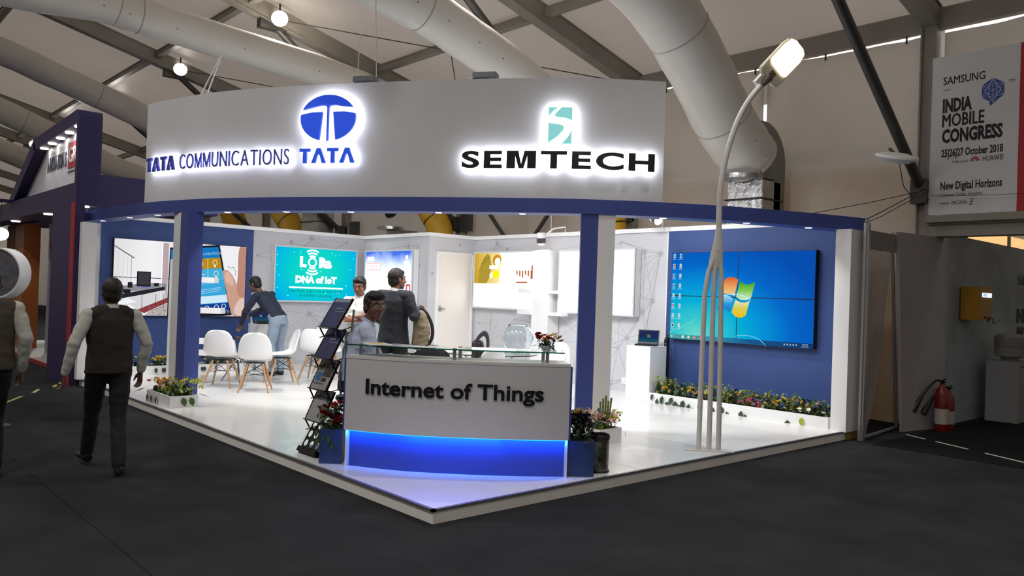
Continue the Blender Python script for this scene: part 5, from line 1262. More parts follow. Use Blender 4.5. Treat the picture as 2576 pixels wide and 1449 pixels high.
def plenum(label, y, z0, z1, elbow=True, X=11.45, w=.62):
    t = thing('duct_riser', label, 'duct', (X, y, 0))
    q = MB(); q.box(-.25, .30, -w/2, w/2, 0, z0); build(q, 'foil_box', FOIL, t, bevel=.01)
    if elbow:
        q = MB(); n = 12; pts = []
        for i in range(n+1):
            a = PI*i/n*.5; pts.append((-.25+.75*0+.0, 0)) if False else None
        outer = [(.42, z0-.9)]+[(-.25+.67*math.sin(PI/2*(1-i/n)) if False else -.20+.62*math.cos(PI/2*i/n), z1-.62+.62*math.sin(PI/2*i/n)) for i in range(n+1)]
        inner = [(-.32, z1), (-.32, z0+.02), (.1, z0+.02), (.1, z0-.9)]
        poly = outer+inner; q.prism([(x, z) for x, z in poly], -w/2-.0, w/2, Matrix.Rotation(PI/2, 4, 'X')); o_ = build(q, 'elbow', GALV, t)
    q = MB(); q.tube([(-.30, -w/2-.02, z0-.30), (-.30, w/2+.02, z0-.30), (.34, w/2+.02, z0-.30), (.34, -w/2-.02, z0-.30), (-.30, -w/2-.02, z0-.30)], .012, 5); build(q, 'strap', BLACK, t)
    q = MB(); q.lathe([(0, 0), (.33, 0), (.33, .07), (.0, .07)], 24, (-.34, 0, z0-.0)); build(q, 'foil_collar', FOIL, t, smooth=True)
    return t
duct('thick white fabric air duct on the right, falling steeply to the foil riser', [(7.0, 7.0, 6.55), (8.85, 7.0, 5.86), (9.9, 7.0, 5.12), (10.55, 7.0, 4.50), (11.12, 7.0, 4.12), (11.35, 7.0, 3.98)], .46, (.62, .3))
duct('white fabric air duct passing behind the middle of the fascia', [(2.6, 9.3, 5.85), (5.3, 9.3, 5.84), (6.5, 9.3, 5.67), (7.33, 9.3, 5.44), (8.2, 9.3, 5.17), (9.6, 9.3, 4.6), (11.2, 9.3, 4.1)], .335, (.36,))
duct('long white fabric air duct crossing the upper left, ending behind the fascia', [(-1.0, 14.4, 6.1), (2.3, 14.4, 6.14), (3.66, 14.4, 6.24), (4.28, 14.4, 6.19), (5.76, 14.4, 6.10), (7.8, 14.4, 5.97), (9.4, 14.4, 5.7), (11.2, 14.4, 5.0)], .305, (.36, .44))
duct('white fabric air duct just above the left end of the fascia', [(-1.0, 22.7, 7.6), (3.0, 22.7, 7.25), (5.0, 22.7, 6.72), (7.0, 22.7, 6.10), (9.5, 22.7, 5.2), (11.3, 22.7, 4.6)], .33, (.5,))
duct('white fabric air duct behind the dark blue stand, lower left of the roof', [(-2.0, 28.0, 7.7), (3.0, 28.0, 7.05), (5.5, 28.0, 6.3), (8.0, 28.0, 5.3), (11.3, 28.0, 4.6)], .36, (.5,))
duct('farthest white fabric air duct at the left edge, behind the dark blue stand', [(-4.0, 33.3, 8.2), (2.0, 33.3, 7.2), (5.5, 33.3, 6.2), (8.5, 33.3, 5.2), (11.3, 33.3, 4.6)], .38, (.5,))
plenum('foil-wrapped duct riser with grey elbow behind the right part of the booth', 6.98, 3.62, 4.52)
plenum('grey duct riser wrapped in plastic film behind the store room', 16.9, 3.2, 4.3, False)
plenum('duct riser in crumpled film left of the second yellow hose', 21.2, 3.9, 4.4, False, 11.4, .9)
# yellow hoses with black rings
YH = mat('yellow_hose', 'c99a1c', .5, noise=.12, bump=.3, bscale=12)
def hose(label, P_, rad=.30):
    t = thing('yellow_hose', label, 'hose', (0, 0, 0)); sp = smooth3(P_, 6); q = MB(); q.tube(sp, [rad*(1+.03*math.cos(i*2.1)) for i in range(len(sp))], 20); build(q, 'hose', YH, t, smooth=True)
    for i in range(2, len(sp)-1, 4):
        a = sp[i]; d = (sp[i+1]-sp[i-1]).normalized(); q = MB(); q.tube([a-d*.012, a+d*.012], rad*1.035, 20, caps=False); build(q, 'ring', BLACK, t, smooth=True)
hose('yellow ringed air hose above the boxed store room', [(11.2, 15.75, 4.6), (11.25, 15.6, 3.8), (11.4, 15.25, 3.2), (11.5, 15.1, 2.2)], .30)
hose('yellow ringed air hose above the turquoise poster', [(11.2, 23.7, 5.0), (11.2, 23.3, 4.2), (11.4, 22.6, 3.4), (11.5, 22.2, 2.3)], .36)
hose('yellow ringed air hose just right of the left post', [(11.2, 27.0, 5.1), (11.2, 26.8, 4.2), (11.4, 26.7, 3.4), (11.5, 26.7, 2.3)], .40)
hose('yellow ringed air hose just right of the right post', [(11.45, 10.0, 4.4), (11.45, 9.96, 3.5), (11.5, 9.93, 2.9), (11.5, 9.9, 2.0)], .25)
hose('small far yellow air hose left of the left post', [(11.2, 34.8, 5.4), (11.2, 34.8, 4.7), (11.3, 34.6, 3.9), (11.4, 34.4, 2.6)], .34)
q = MB(); q.lathe([(0, 0), (.11, .02), (.13, .12), (.11, .22), (0, .24)], 14, M=Matrix.Translation((11.25, 17.3, 3.62)) @ Matrix.Rotation(1.2, 4, 'Y')); sp_ = build(q, 'loudspeaker', BLACK, smooth=True); tag(sp_, 'round black speaker above the store-room wall, partly behind the beam', 'speaker')
for y in (19.9, 14.85): q = MB(); q.box(11.82, 11.96, y-.16, y+.16, 3.15, 3.6); tag(build(q, 'junction_box', STEELD), 'dark junction box on the tent column %s' % ('behind the turquoise poster' if y > 17 else 'beside the yellow hose over the store room'), 'junction box')

# ================================================================== BANNER over the entrance, cables, round device
BANW = mat('banner_white', 'd9dadd', .6, noise=.03)
ban = thing('event_banner', 'large event banner with dates and a blue cube emblem, right of the tent column', 'banner', (0, 0, 0))
F = frame((11.80, 4.44, 2.99), (0, -1, 0), (-1, 0, 0))
q = MB(); q.box(0, 1.7, 0, .03, 0, 2.20, F); build(q, 'banner_sheet', BANW, ban)
q = MB(); q.box(1.09, 1.7, -.004, 0, 0, 2.20, F); build(q, 'red_strip', mat('banner_red', 'b01c28', .5), ban)
q = MB(); q.box(-.03, 1.7, -.02, .05, -.10, -.01, F); q.box(-.04, 0, -.01, .06, -.1, 2.22, F); build(q, 'banner_frame', STEEL, ban)
BT = mat('banner_text', '17171a', .6); BB = mat('banner_blue', '27489c', .5); BR_ = mat('banner_red_mark', 'b02430', .5); BGY = mat('banner_grey_text', '55565c', .6)
def bt(txt, x, z, size, m_=BT, mw=None, bold=0, rz=0): put_text(txt, F @ Matrix.Translation((x, -.002, z)), size, .002, m_, ban, 'lettering', bold=bold, maxw=mw)
bt('SAMSUNG', .155, 1.80, .155, mw=.52, bold=.004); q = MB(); q.box(.155, .255, -.003, 0, 1.72, 1.727, F); build(q, 'small_print', BGY, ban)
bt('INDIA', .155, 1.42, .25, mw=.37, bold=.011); bt('MOBILE', .155, 1.215, .25, mw=.52, bold=.011); bt('CONGRESS', .155, 1.00, .25, mw=.75, bold=.011)
bt('25|26|27 October 2018', .155, .80, .145, mw=.76, bold=.004); bt('brought to you by', .30, .705, .05, BGY, .20); bt('HUAWEI', .675, .695, .10, mw=.245)
bt('New Digital Horizons', .155, .345, .155, mw=.76, bold=.004); bt('Connect. Create. Innovate.', .155, .25, .07, BGY, .53); bt('powered by', .155, .145, .045, BGY, .12); bt('ERICSSON', .305, .135, .07, mw=.19)
flat(ban, 'emblem_bars', F, [[(.525+.01*i, .115+i*.035), (.565+.01*i, .13+i*.035), (.565+.01*i, .142+i*.035), (.525+.01*i, .127+i*.035)] for i in range(3)], BT, 2)
for i in range(8):
    a = math.radians(15+i*150/7); c_, s_ = math.cos(a), math.sin(a)
    flat(ban, 'petal', F, [[(.58+.015*c_, .70+.012*s_), (.58+.05*math.cos(a-.16), .70+.06*math.sin(a-.16)), (.58+.07*c_, .70+.085*s_), (.58+.05*math.cos(a+.16), .70+.06*math.sin(a+.16))]], BR_, 2)
hx, hz, hr = .775, 1.63, .165
hexp = [(hx+hr*.93*math.cos(math.radians(30+60*i)), hz+hr*math.sin(math.radians(30+60*i))) for i in range(6)]
flat(ban, 'cube_emblem', F, [hexp, [(hx-.04, hz-hr*.88), (hx+.06, hz-hr*.80), (hx-.03, hz-hr*1.25)]], BB, 2)
wl_ = []
for i in range(6):
    for j in (2, 3): wl_ += stroke([hexp[i], hexp[(i+j) % 6]], .007)
wl_ += stroke(arcpts(hx, hz, hr*.55, 0, 360, 20, hr*.35), .007)+stroke(arcpts(hx, hz, hr*.3, 0, 360, 20, hr*.75), .007)
flat(ban, 'emblem_lines', F, wl_, mat('banner_line', 'aab4d0', .5), 3); bt('TM', .955, 1.70, .06, BGY)
cable('overhead_cable', [(11.9, 4.45, 3.42), (10.4, 4.5, 2.90), (10.05, 4.52, 2.78)], .006, BLACK, wall_r)
cable('overhead_cable', [(11.88, 4.45, 3.36), (10.5, 4.55, 2.85), (10.05, 4.53, 2.74)], .005, BLACK, wall_r)
cable('overhead_cable', [(11.9, 4.5, 3.36), (10.9, 4.9, 3.1), (9.9, 5.3, 2.86)], .005, BLACK, wall_r)
cable('overhead_cable', [(11.78, 4.40, 3.27), (11.7, 3.9, 3.22), (11.7, 3.2, 3.20)], .003, BLACK, wall_r)
cable('device_cable', [(10.75, 4.42, 3.58), (10.9, 4.42, 3.3), (11.3, 4.45, 3.18), (11.8, 4.5, 3.4)], .006, BLACK, wall_r)
t = thing('wireless_device', 'round white device strapped to the diagonal brace left of the banner', 'wireless device', (10.72, 4.44, 3.66))
q = MB(); q.lathe([(0, -.09), (.16, -.07), (.27, -.01), (.26, .02), (.12, .05), (0, .055)], 24, M=Matrix.Rotation(.25, 4, 'X') @ Matrix.Rotation(-.15, 4, 'Y')); build(q, 'cover', WPAINT, t, smooth=True)
q = MB(); q.tube([(0, .02, .03), (0, .1, .12)], .02, 6); build(q, 'clamp', STEELD, t)

# ================================================================== RIGHT: framed film screens, boards, extinguishers
FILM = mat('plastic_film', '8c8886', .3, alpha=.62, bump=.5, bscale=4); ALU = mat('aluminium_post', 'b9b9bb', .35, metal=.7)
t = thing('film_doorway', 'aluminium frame with torn plastic film between the booth and the grey boards', 'doorway', (0, 0, 0))
q = MB(); q.box(10.05, 10.11, 4.48, 4.54, 0, 2.74); q.box(10.02, 10.045, 4.50, 4.53, 0, 2.74); q.box(10.115, 10.13, 4.49, 4.52, 0, 2.72); build(q, 'post', ALU, t)
q = MB(); q.tube([(11.50, 4.66, 0), (11.08, 4.62, 2.70)], .022, 8); build(q, 'leaning_post', ALU, t, smooth=True)
q = MB(); q.tube([(10.1, 4.51, .03), (11.5, 4.66, .03)], .022, 6); build(q, 'bottom_rail', ALU, t)
q = MB(); K = 12; vs = []
for j in range(K+1):
    z = .05+2.5*j/K; wr = .12+.72*(j/K)**.8
    for i in range(9): x = 10.13+wr*i/8; vs.append((x, 4.53+.02*math.sin(i*1.9+j*.6), z))
q.add(vs, [(j*9+i, j*9+i+1, (j+1)*9+i+1, (j+1)*9+i) for j in range(K) for i in range(8)]); build(q, 'torn_film', FILM, t, smooth=True)
q = MB(); q.box(10.1, 11.1, 4.53, 4.56, 2.42, 2.66); build(q, 'top_sheet', mat('grey_sheet', '7d7876', .5), t)
q = MB(); q.add([(11.55, 4.62, .35), (11.60, 4.62, .32), (11.62, 4.62, .60)], [(0, 1, 2)])
# boards
GB = mat('grey_board', '9a9698', .6, noise=.08, nscale=1.5)
q = MB(); q.prism([(11.15, 4.50), (12.28, 4.32), (12.28, 4.36), (11.15, 4.54)], 0, 2.70, Matrix()); b = build(q, 'grey_board', GB); tag(b, 'leaning pale grey board beside the torn film doorway, below the round device', 'board')
for v in b.data.vertices:
    if v.co.x < 11.5: v.co.x -= .16*(v.co.z/2.7)-.16*(1-v.co.z/2.7)
q = MB(); q.box(0, .012, -.01, 0, 0, 2.7); build(q, 'board_edge', ALU, b, loc=(11.15, 4.50, 0)) if False else None
# brown daylight cloth seen through the doorway
q = MB(); wavy(q, 0, 0, 3.2, 0, 2.9, 20, .03, 4); bc = build(q, 'brown_cloth', mat('brown_cloth', '8a6a50', .7, noise=.15, nscale=1.2, translucent=('a06c40', .4)), smooth=True); bc.location = (11.35, 6.0, 0); bc.rotation_euler = (0, 0, math.radians(0)); tag(bc, 'brownish cloth seen through the gap of the torn film doorway', 'cloth')
# extinguishers
EXR = mat('extinguisher_red', '6e0a10', .35, coat=.3)
def extinguisher(label, x, y, h=.62, rz=0):
    t = thing('fire_extinguisher', label, 'extinguisher', (x, y, 0), rz); q = MB(); q.lathe([(0, 0), (.085, 0), (.09, .02), (.09, h*.72), (.075, h*.82), (.035, h*.88), (.03, h*.93), (0, h*.93)], 24); build(q, 'cylinder', EXR, t, smooth=True)
    q = MB(); q.lathe([(.0915, h*.15), (.0915, h*.45)], 24); o_ = build(q, 'label_sticker', mat('sticker', 'a8a49c', .5), t, smooth=True)
    q = MB(); q.box(-.02, .02, -.02, .02, h*.92, h*1.0); q.tube([(0, 0, h*.98), (.0, -.07, h*1.05)], .010, 6); q.tube([(0, 0, h*.96), (0, -.08, h*.98)], .010, 6); build(q, 'valve', BLACK, t)
    q = MB(); q.tube(smooth3([(0, 0, h*.97), (-.10, -.03, h*1.0), (-.24, -.03, h*.80), (-.42, -.03, h*.38)], 4), [.016]*9+[.020, .03, .042, .05], 10); build(q, 'hose_horn', BLACK, t, smooth=True); return t
extinguisher('red fire extinguisher with a long black horn leaning left, nearer the doorway', 11.90, 4.22, .70, math.radians(-42))
extinguisher('red fire extinguisher standing close behind the other one', 12.12, 4.22, .60, math.radians(-30))
# stray black cable tangle on the partition, yellow box with lit display, cabinet
t = thing('yellow_box', 'yellow box with a small lit display hung on the grey-blue partition', 'box', (12.96, 4.12, 1.54)); q = MB(); q.box(0, .52, 0, .26, 0, .50); build(q, 'housing', mat('yellow_plastic', 'a87c10', .5), t, bevel=.008)
q = MB(); q.box(.10, .50, -.006, 0, .345, .41); build(q, 'display', emat('yellow_box_display', 'c8d4ff', 1.6), t); put_text('Mi:10', Matrix.Translation((.14, -.008, .355)), .07, .001, BLACK, t, 'display_text')
q = MB(); q.tube([(.2, -.01, .06), (.34, -.03, .03), (.30, -.02, -.02), (.42, -.02, .05), (.55, -.02, .03), (.95, .1, -.05), (1.6, .2, .0)], .008, 5); build(q, 'cable', BLACK, t)
t = thing('water_dispenser', 'grey water dispenser with an upturned bottle by the printed partition', 'water dispenser', (13.72, 3.80, 0)); q = MB(); q.box(0, .75, 0, .45, 0, .93); build(q, 'body', mat('cabinet_grey', '8b8d90', .6), t, bevel=.01); q = MB(); q.box(.10, .60, -.004, 0, .84, .87); build(q, 'slot', BLACK, t)
q = MB(); q.lathe([(0, .93), (.10, .93), (.12, .97), (.21, 1.0), (.215, 1.12), (.205, 1.13), (.215, 1.15), (.215, 1.30), (.17, 1.34), (0, 1.35)], 24, (.33, .22, 0)); build(q, 'bottle', mat('bottle_plastic', '8c8a84', .25, alpha=.75), t, smooth=True)
t = thing('camera_cluster', 'dark spotlight pair on top of the printed partition under the banner', 'spotlight', (12.9, 4.40, 2.78)); q = MB(); q.box(-.02, .26, -.08, .10, .02, .16); q.box(.32, .62, -.05, .08, .04, .14, Matrix.Rotation(-.25, 4, 'Z')); build(q, 'head', BLACK, t, bevel=.02); q = MB(); q.box(-.5, .3, -.02, .03, 0, .03); build(q, 'bracket', STEELD, t)

# ================================================================== NEIGHBOUR STAND (dark violet blue) on the left
NAVY = mat('stand_navy', '2a2152', .5, noise=.05); WOODM = mat('brown_wood_panel', '9a5526', .45, noise=.12, nscale=1.2); GREYW = mat('stand_grey_wall', '8f9096', .6, noise=.04)
nb = thing('exhibition_stand', 'dark violet-blue neighbouring stand with a slanted lit frame and innovation lettering', 'stand', (0, 0, 0))
q = MB()
# slanted frame: right post, top, slanted left member, canopy
X0, X1 = 3.50, 3.86
q.box(X0, X1, 14.70, 14.84, 3.30, 4.30)
q.prism([(14.84, 4.30), (18.0, 4.18), (18.02, 4.41), (14.84, 4.53), (14.72, 4.50), (14.70, 4.42), (14.70, 4.30)], X0, X1, Matrix(((0, 0, 1, 0), (1, 0, 0, 0), (0, 1, 0, 0), (0, 0, 0, 1))))
q.prism([(17.85, 4.19), (18.02, 4.41), (18.3, 4.28), (20.6, 3.15), (20.1, 3.15)], X0, X1, Matrix(((0, 0, 1, 0), (1, 0, 0, 0), (0, 1, 0, 0), (0, 0, 0, 1))))
build(q, 'slanted_frame', NAVY, nb)
q = MB(); q.box(X0-.005, X1+.005, 14.69, 24.0, 2.93, 3.30); q.box(X1+.01, 6.2, 15.50, 24.0, 3.02, 3.10); build(q, 'canopy', NAVY, nb)
q = MB(); q.box(3.87, 4.95, 15.44, 15.56, 2.6, 3.56); build(q, 'side_wall', NAVY, nb)
q = MB(); q.box(3.36, 3.50, 14.14, 15.6, 0.0, 2.92); build(q, 'side_post', NAVY, nb)
q = MB(); q.box(3.345, 3.36, 14.12, 14.32, .0, 2.92); build(q, 'red_edge', mat('stand_red', 'a0202c', .5), nb)
q = MB(); q.prism([(14.84, 3.30), (14.84, 4.32), (17.86, 4.20), (19.75, 3.30)], 3.70, 3.76, Matrix(((0, 0, 1, 0), (1, 0, 0, 0), (0, 1, 0, 0), (0, 0, 0, 1)))); build(q, 'white_sign_board', mat('sign_board_white', 'dcdce2', .5), nb)
F = frame((3.695, 18.0, 0), (0, -1, 0), (-1, 0, 0))
put_text('INNOVATION IS', F @ Matrix.Translation((.30, 0, 3.74)), .40, .01, mat('sign_grey_text', '4c4c58', .5), nb, 'lettering', maxw=1.42, bold=.004)
q = MB(); q.box(1.84, 2.74, -.006, 0, 3.68, 4.14, F); build(q, 'red_box', mat('stand_red_box', 'b83a44', .5), nb); put_text('GRE', F @ Matrix.Translation((1.90, -.008, 3.78)), .38, .01, WPAINT, nb, 'lettering', bold=.006, maxw=.74)
q = MB(); q.box(1.84, 2.7, -.004, 0, 3.60, 3.625, F); build(q, 'small_print', mat('sign_grey_text', '4c4c58', .5), nb)
for i in range(5):
    y = 15.1+i*.62; q = MB(); q.lathe([(0, -.02), (.07, -.018), (.075, 0)], 14, (3.60, y, 4.30-(y-14.84)*.037)); build(q, 'downlight', LED, nb, smooth=True)
    spot_light('stand_lamp', (3.60, y, 4.25-(y-14.84)*.037), (.10, 0, -1), 9, 1.3, .6, .04)
for y in (14.95, 16.0, 17.4, 20.4):
    q = MB(); q.lathe([(0, -.02), (.085, -.018), (.09, 0)], 14, (3.68, y, 2.93)); build(q, 'downlight', LED, nb, smooth=True); spot_light('stand_lamp', (3.68, y, 2.88), (.1, 0, -1), 10, 1.8, .7, .04)
q = MB(); q.box(3.72, 8.5, 15.44, 24, 0, .06); build(q, 'platform', mat('stand_floor', 'a8a4a2', .5), nb); q = MB(); q.box(3.70, 3.72, 15.44, 24, 0, .065); build(q, 'red_platform_edge', mat('stand_red', 'a0202c', .5), nb)
q = MB(); q.box(4.25, 8.4, 19.9, 20.0, .06, 2.9); build(q, 'back_wall', GREYW, nb); q = MB(); q.box(4.25, 8.4, 19.86, 19.9, 2.34, 2.46); build(q, 'red_band', mat('stand_red', 'a0202c', .5), nb)
q = MB(); q.box(4.52, 5.5, 19.80, 19.88, 1.62, 2.12); build(q, 'television', BLACK, nb, bevel=.008)
q = MB(); q.box(4.02, 4.36, 21.3, 22.3, .06, 2.95); build(q, 'wood_wall', WOODM, nb)
for i in range(5): q = MB(); q.box(4.0, 4.06, 22.35+i*.17, 22.42+i*.17, .06, 2.95); build(q, 'slat', mat('slat_wood', '7a5232', .5), nb)
q = MB(); q.box(4.2, 4.3, 22.3, 24, .06, 2.95); build(q, 'navy_panel', NAVY, nb)
q = MB(); q.tube([(3.86, 17.36, .9), (3.86, 17.36, 3.0)], .035, 12); build(q, 'chrome_pole', CHROME, nb, smooth=True)
q = MB(); q.box(3.80, 4.2, 15.75, 17.40, .06, .92); build(q, 'reception_block', WPAINT, nb); F = frame((3.796, 17.1, 0), (0, -1, 0), (-1, 0, 0))
flat(nb, 'round_emblem', F, stroke(disc(.35, .55, .05, .07, 12)+[(.40, .55)], .02), mat('sign_grey_text', '4c4c58', .5), 1); put_text('Department for', F @ Matrix.Translation((.3, -.002, .38)), .11, .001, MATS['sign_grey_text'], nb, 'lettering', maxw=.7); put_text('International Trade', F @ Matrix.Translation((.3, -.002, .27)), .11, .001, MATS['sign_grey_text'], nb, 'lettering', maxw=.8)
t = thing('globe_lantern', 'white glowing globe lantern hanging at the left edge under the dark blue canopy', 'lamp', (3.33, 19.95, 2.6)); q = MB(); q.ball((0, 0, 0), (.155, .155, .14), 20, 14); build(q, 'globe', emat('globe_glow', 'fff4ea', 2.5), t, smooth=True); q = MB(); q.tube([(0, 0, .14), (0, 0, .7)], .006, 5); build(q, 'cord', BLACK, t)
q = MB(); q.box(3.2, 3.49, 19.85, 20.05, 3.28, 3.34); build(q, 'hook_bar', NAVY, t, loc=(-3.33, -19.95, -2.6))
# white-rimmed drum sign with a film cover, close on the left
t = thing('drum_sign', 'white-rimmed drum wrapped in grey film at the left edge, behind the cut-off man', 'drum', (1.78, 10.55, 0)); Mx = Matrix.Translation((0, 0, 1.725)) @ Matrix.Rotation(math.radians(47+90), 4, 'Z') @ Matrix.Rotation(PI/2, 4, 'X') @ Matrix.Scale(1.0, 4)
q = MB(); q.lathe([(.27, -.10), (.285, -.10), (.285, .10), (.27, .10), (.27, -.10)], 40, M=Mx); build(q, 'rim', WPAINT, t, smooth=True)
q = MB(); q.lathe([(0, .085), (.27, .085)], 40, M=Mx); q.lathe([(0, -.085), (.27, -.085)], 40, M=Mx); build(q, 'film_face', mat('film_face', '5c5c66', .15, bump=1.0, bscale=9), t, smooth=True)
q = MB(); q.tube([(0, 0, 0), (0, 0, 1.45)], .02, 8); q.lathe([(0, 0), (.16, 0), (.16, .015), (0, .02)], 20); build(q, 'stem', STEELD, t, smooth=True)
# white hanging wires over the fascia
for a, b in (((4.10, 11.0, 4.25), (4.35, 11.0, 4.85)), ((4.16, 10.95, 4.25), (4.36, 11.0, 4.85)), ((5.30, 8.95, 4.25), (5.42, 9.1, 5.0)), ((5.47, 8.75, 4.25), (5.50, 8.9, 5.6))):
    cable('hanging_wire', [a, b], .010 if a[0] < 5 else .006, WPAINT, fascia)

# lower wall bracing seen between the booth wall and the beam
for a, b in (((11.9, 14.12, 3.62), (11.9, 13.05, 2.55)), ((11.9, 11.98, 3.55), (11.9, 12.9, 2.55))):
    q = MB(); q.tube([a, b], .045, 8); build(q, 'wall_brace', STEELD, wall_r, smooth=True)
# ================================================================== PEOPLE
from mathutils import noise as mnoise
def sculpt(mb, voxel, smooth=6, wrinkle=0.0, wscale=9.0, seed=0, name='body', m_=None, cut=None):
    """fuse overlapping tapered volumes into one continuous surface"""
    me = bpy.data.meshes.new('tmp'); me.from_pydata(mb.v, [], mb.f); bm = bmesh.new(); bm.from_mesh(me); bmesh.ops.recalc_face_normals(bm, faces=bm.faces); bm.to_mesh(me); bm.free()
    o = bpy.data.objects.new('tmp', me); COL.objects.link(o)
    r = o.modifiers.new('r', 'REMESH'); r.mode = 'VOXEL'; r.voxel_size = voxel
    s_ = o.modifiers.new('s', 'SMOOTH'); s_.factor = .5; s_.iterations = smooth
    dg = bpy.context.evaluated_depsgraph_get(); out = bpy.data.meshes.new_from_object(o.evaluated_get(dg)); bpy.data.objects.remove(o); bpy.data.meshes.remove(me)
    out.name = name
    if wrinkle:
        n = [v.normal.copy() for v in out.vertices]
        for v, nn in zip(out.vertices, n):
            p = v.co; k = mnoise.noise(Vector((p.x*wscale+seed, p.y*wscale, p.z*wscale*1.7)))+.5*mnoise.noise(Vector((p.x*wscale*2.3, p.y*wscale*2.3+seed, p.z*wscale*3)))
            v.co = p+nn*k*wrinkle
    out.polygons.foreach_set('use_smooth', [True]*len(out.polygons))
    out.materials.clear(); out.materials.append(m_); return out
def V(*a): return Vector(a)
def chain(mb, pts, rad, n=12, up=(1, 0, 0)):
    mb.tube(pts, rad, n, up=up)
    for p, r_ in ((pts[0], rad[0]), (pts[-1], rad[-1])):
        r0 = r_ if not isinstance(r_, (tuple, list)) else min(r_); mb.ball(p, r0, 10, 6)
    for p, r_ in zip(pts[1:-1], rad[1:-1]):
        if not isinstance(r_, (tuple, list)): mb.ball(p, r_, 10, 6)
def rotv(v, ax, a): return Matrix.Rotation(a, 3, ax) @ v
def hand(mb, wrist, d, n_, side, curl=.5, k=1.0):
    """palm + four unequal bent fingers + thumb; d pointing direction, n_ back-of-hand normal, side: +1 thumb towards d x n"""
    d = d.normalized(); n_ = (n_-d*n_.dot(d)).normalized(); s_ = d.cross(n_)*side
    pc = wrist+d*.045*k; kn = wrist+d*.088*k
    mb.tube([wrist-d*.01, pc, kn], [(.026*k, .017*k), (.036*k, .016*k), (.040*k, .013*k)], 12, up=s_); mb.ball(wrist, .022*k)
    for i, (off, L_) in enumerate(((.030, .072), (.0105, .080), (-.0105, .075), (-.030, .060))):
        b = kn+s_*off*k-d*.008; dd = (d+s_*off*1.6).normalized(); ax = s_; p = [b]
        for j, f in enumerate((.42, .32, .26)):
            dd = rotv(dd, ax, curl*(.55 if j == 0 else .8)*1.0) if True else dd; p.append(p[-1]+dd*L_*f*k)
        mb.tube(p, [.0095*k, .009*k, .0083*k, .007*k], 8)
        for q_, rr in zip(p[1:], (.0088, .0082, .0072)): mb.ball(q_, rr*k, 8, 5)
    tb = wrist+d*.025*k+s_*.028*k; td = (d*.75+s_*.75-n_*.25).normalized(); p = [tb, tb+td*.032*k]; td2 = (d*1.0+s_*.25-n_*.3).normalized(); p.append(p[-1]+td2*.03*k); p.append(p[-1]+td2*.022*k)
    mb.tube(p, [.014*k, .0115*k, .010*k, .008*k], 8)
    for q_, rr in zip(p, (.014, .0115, .010, .008)): mb.ball(q_, rr*k, 8, 5)
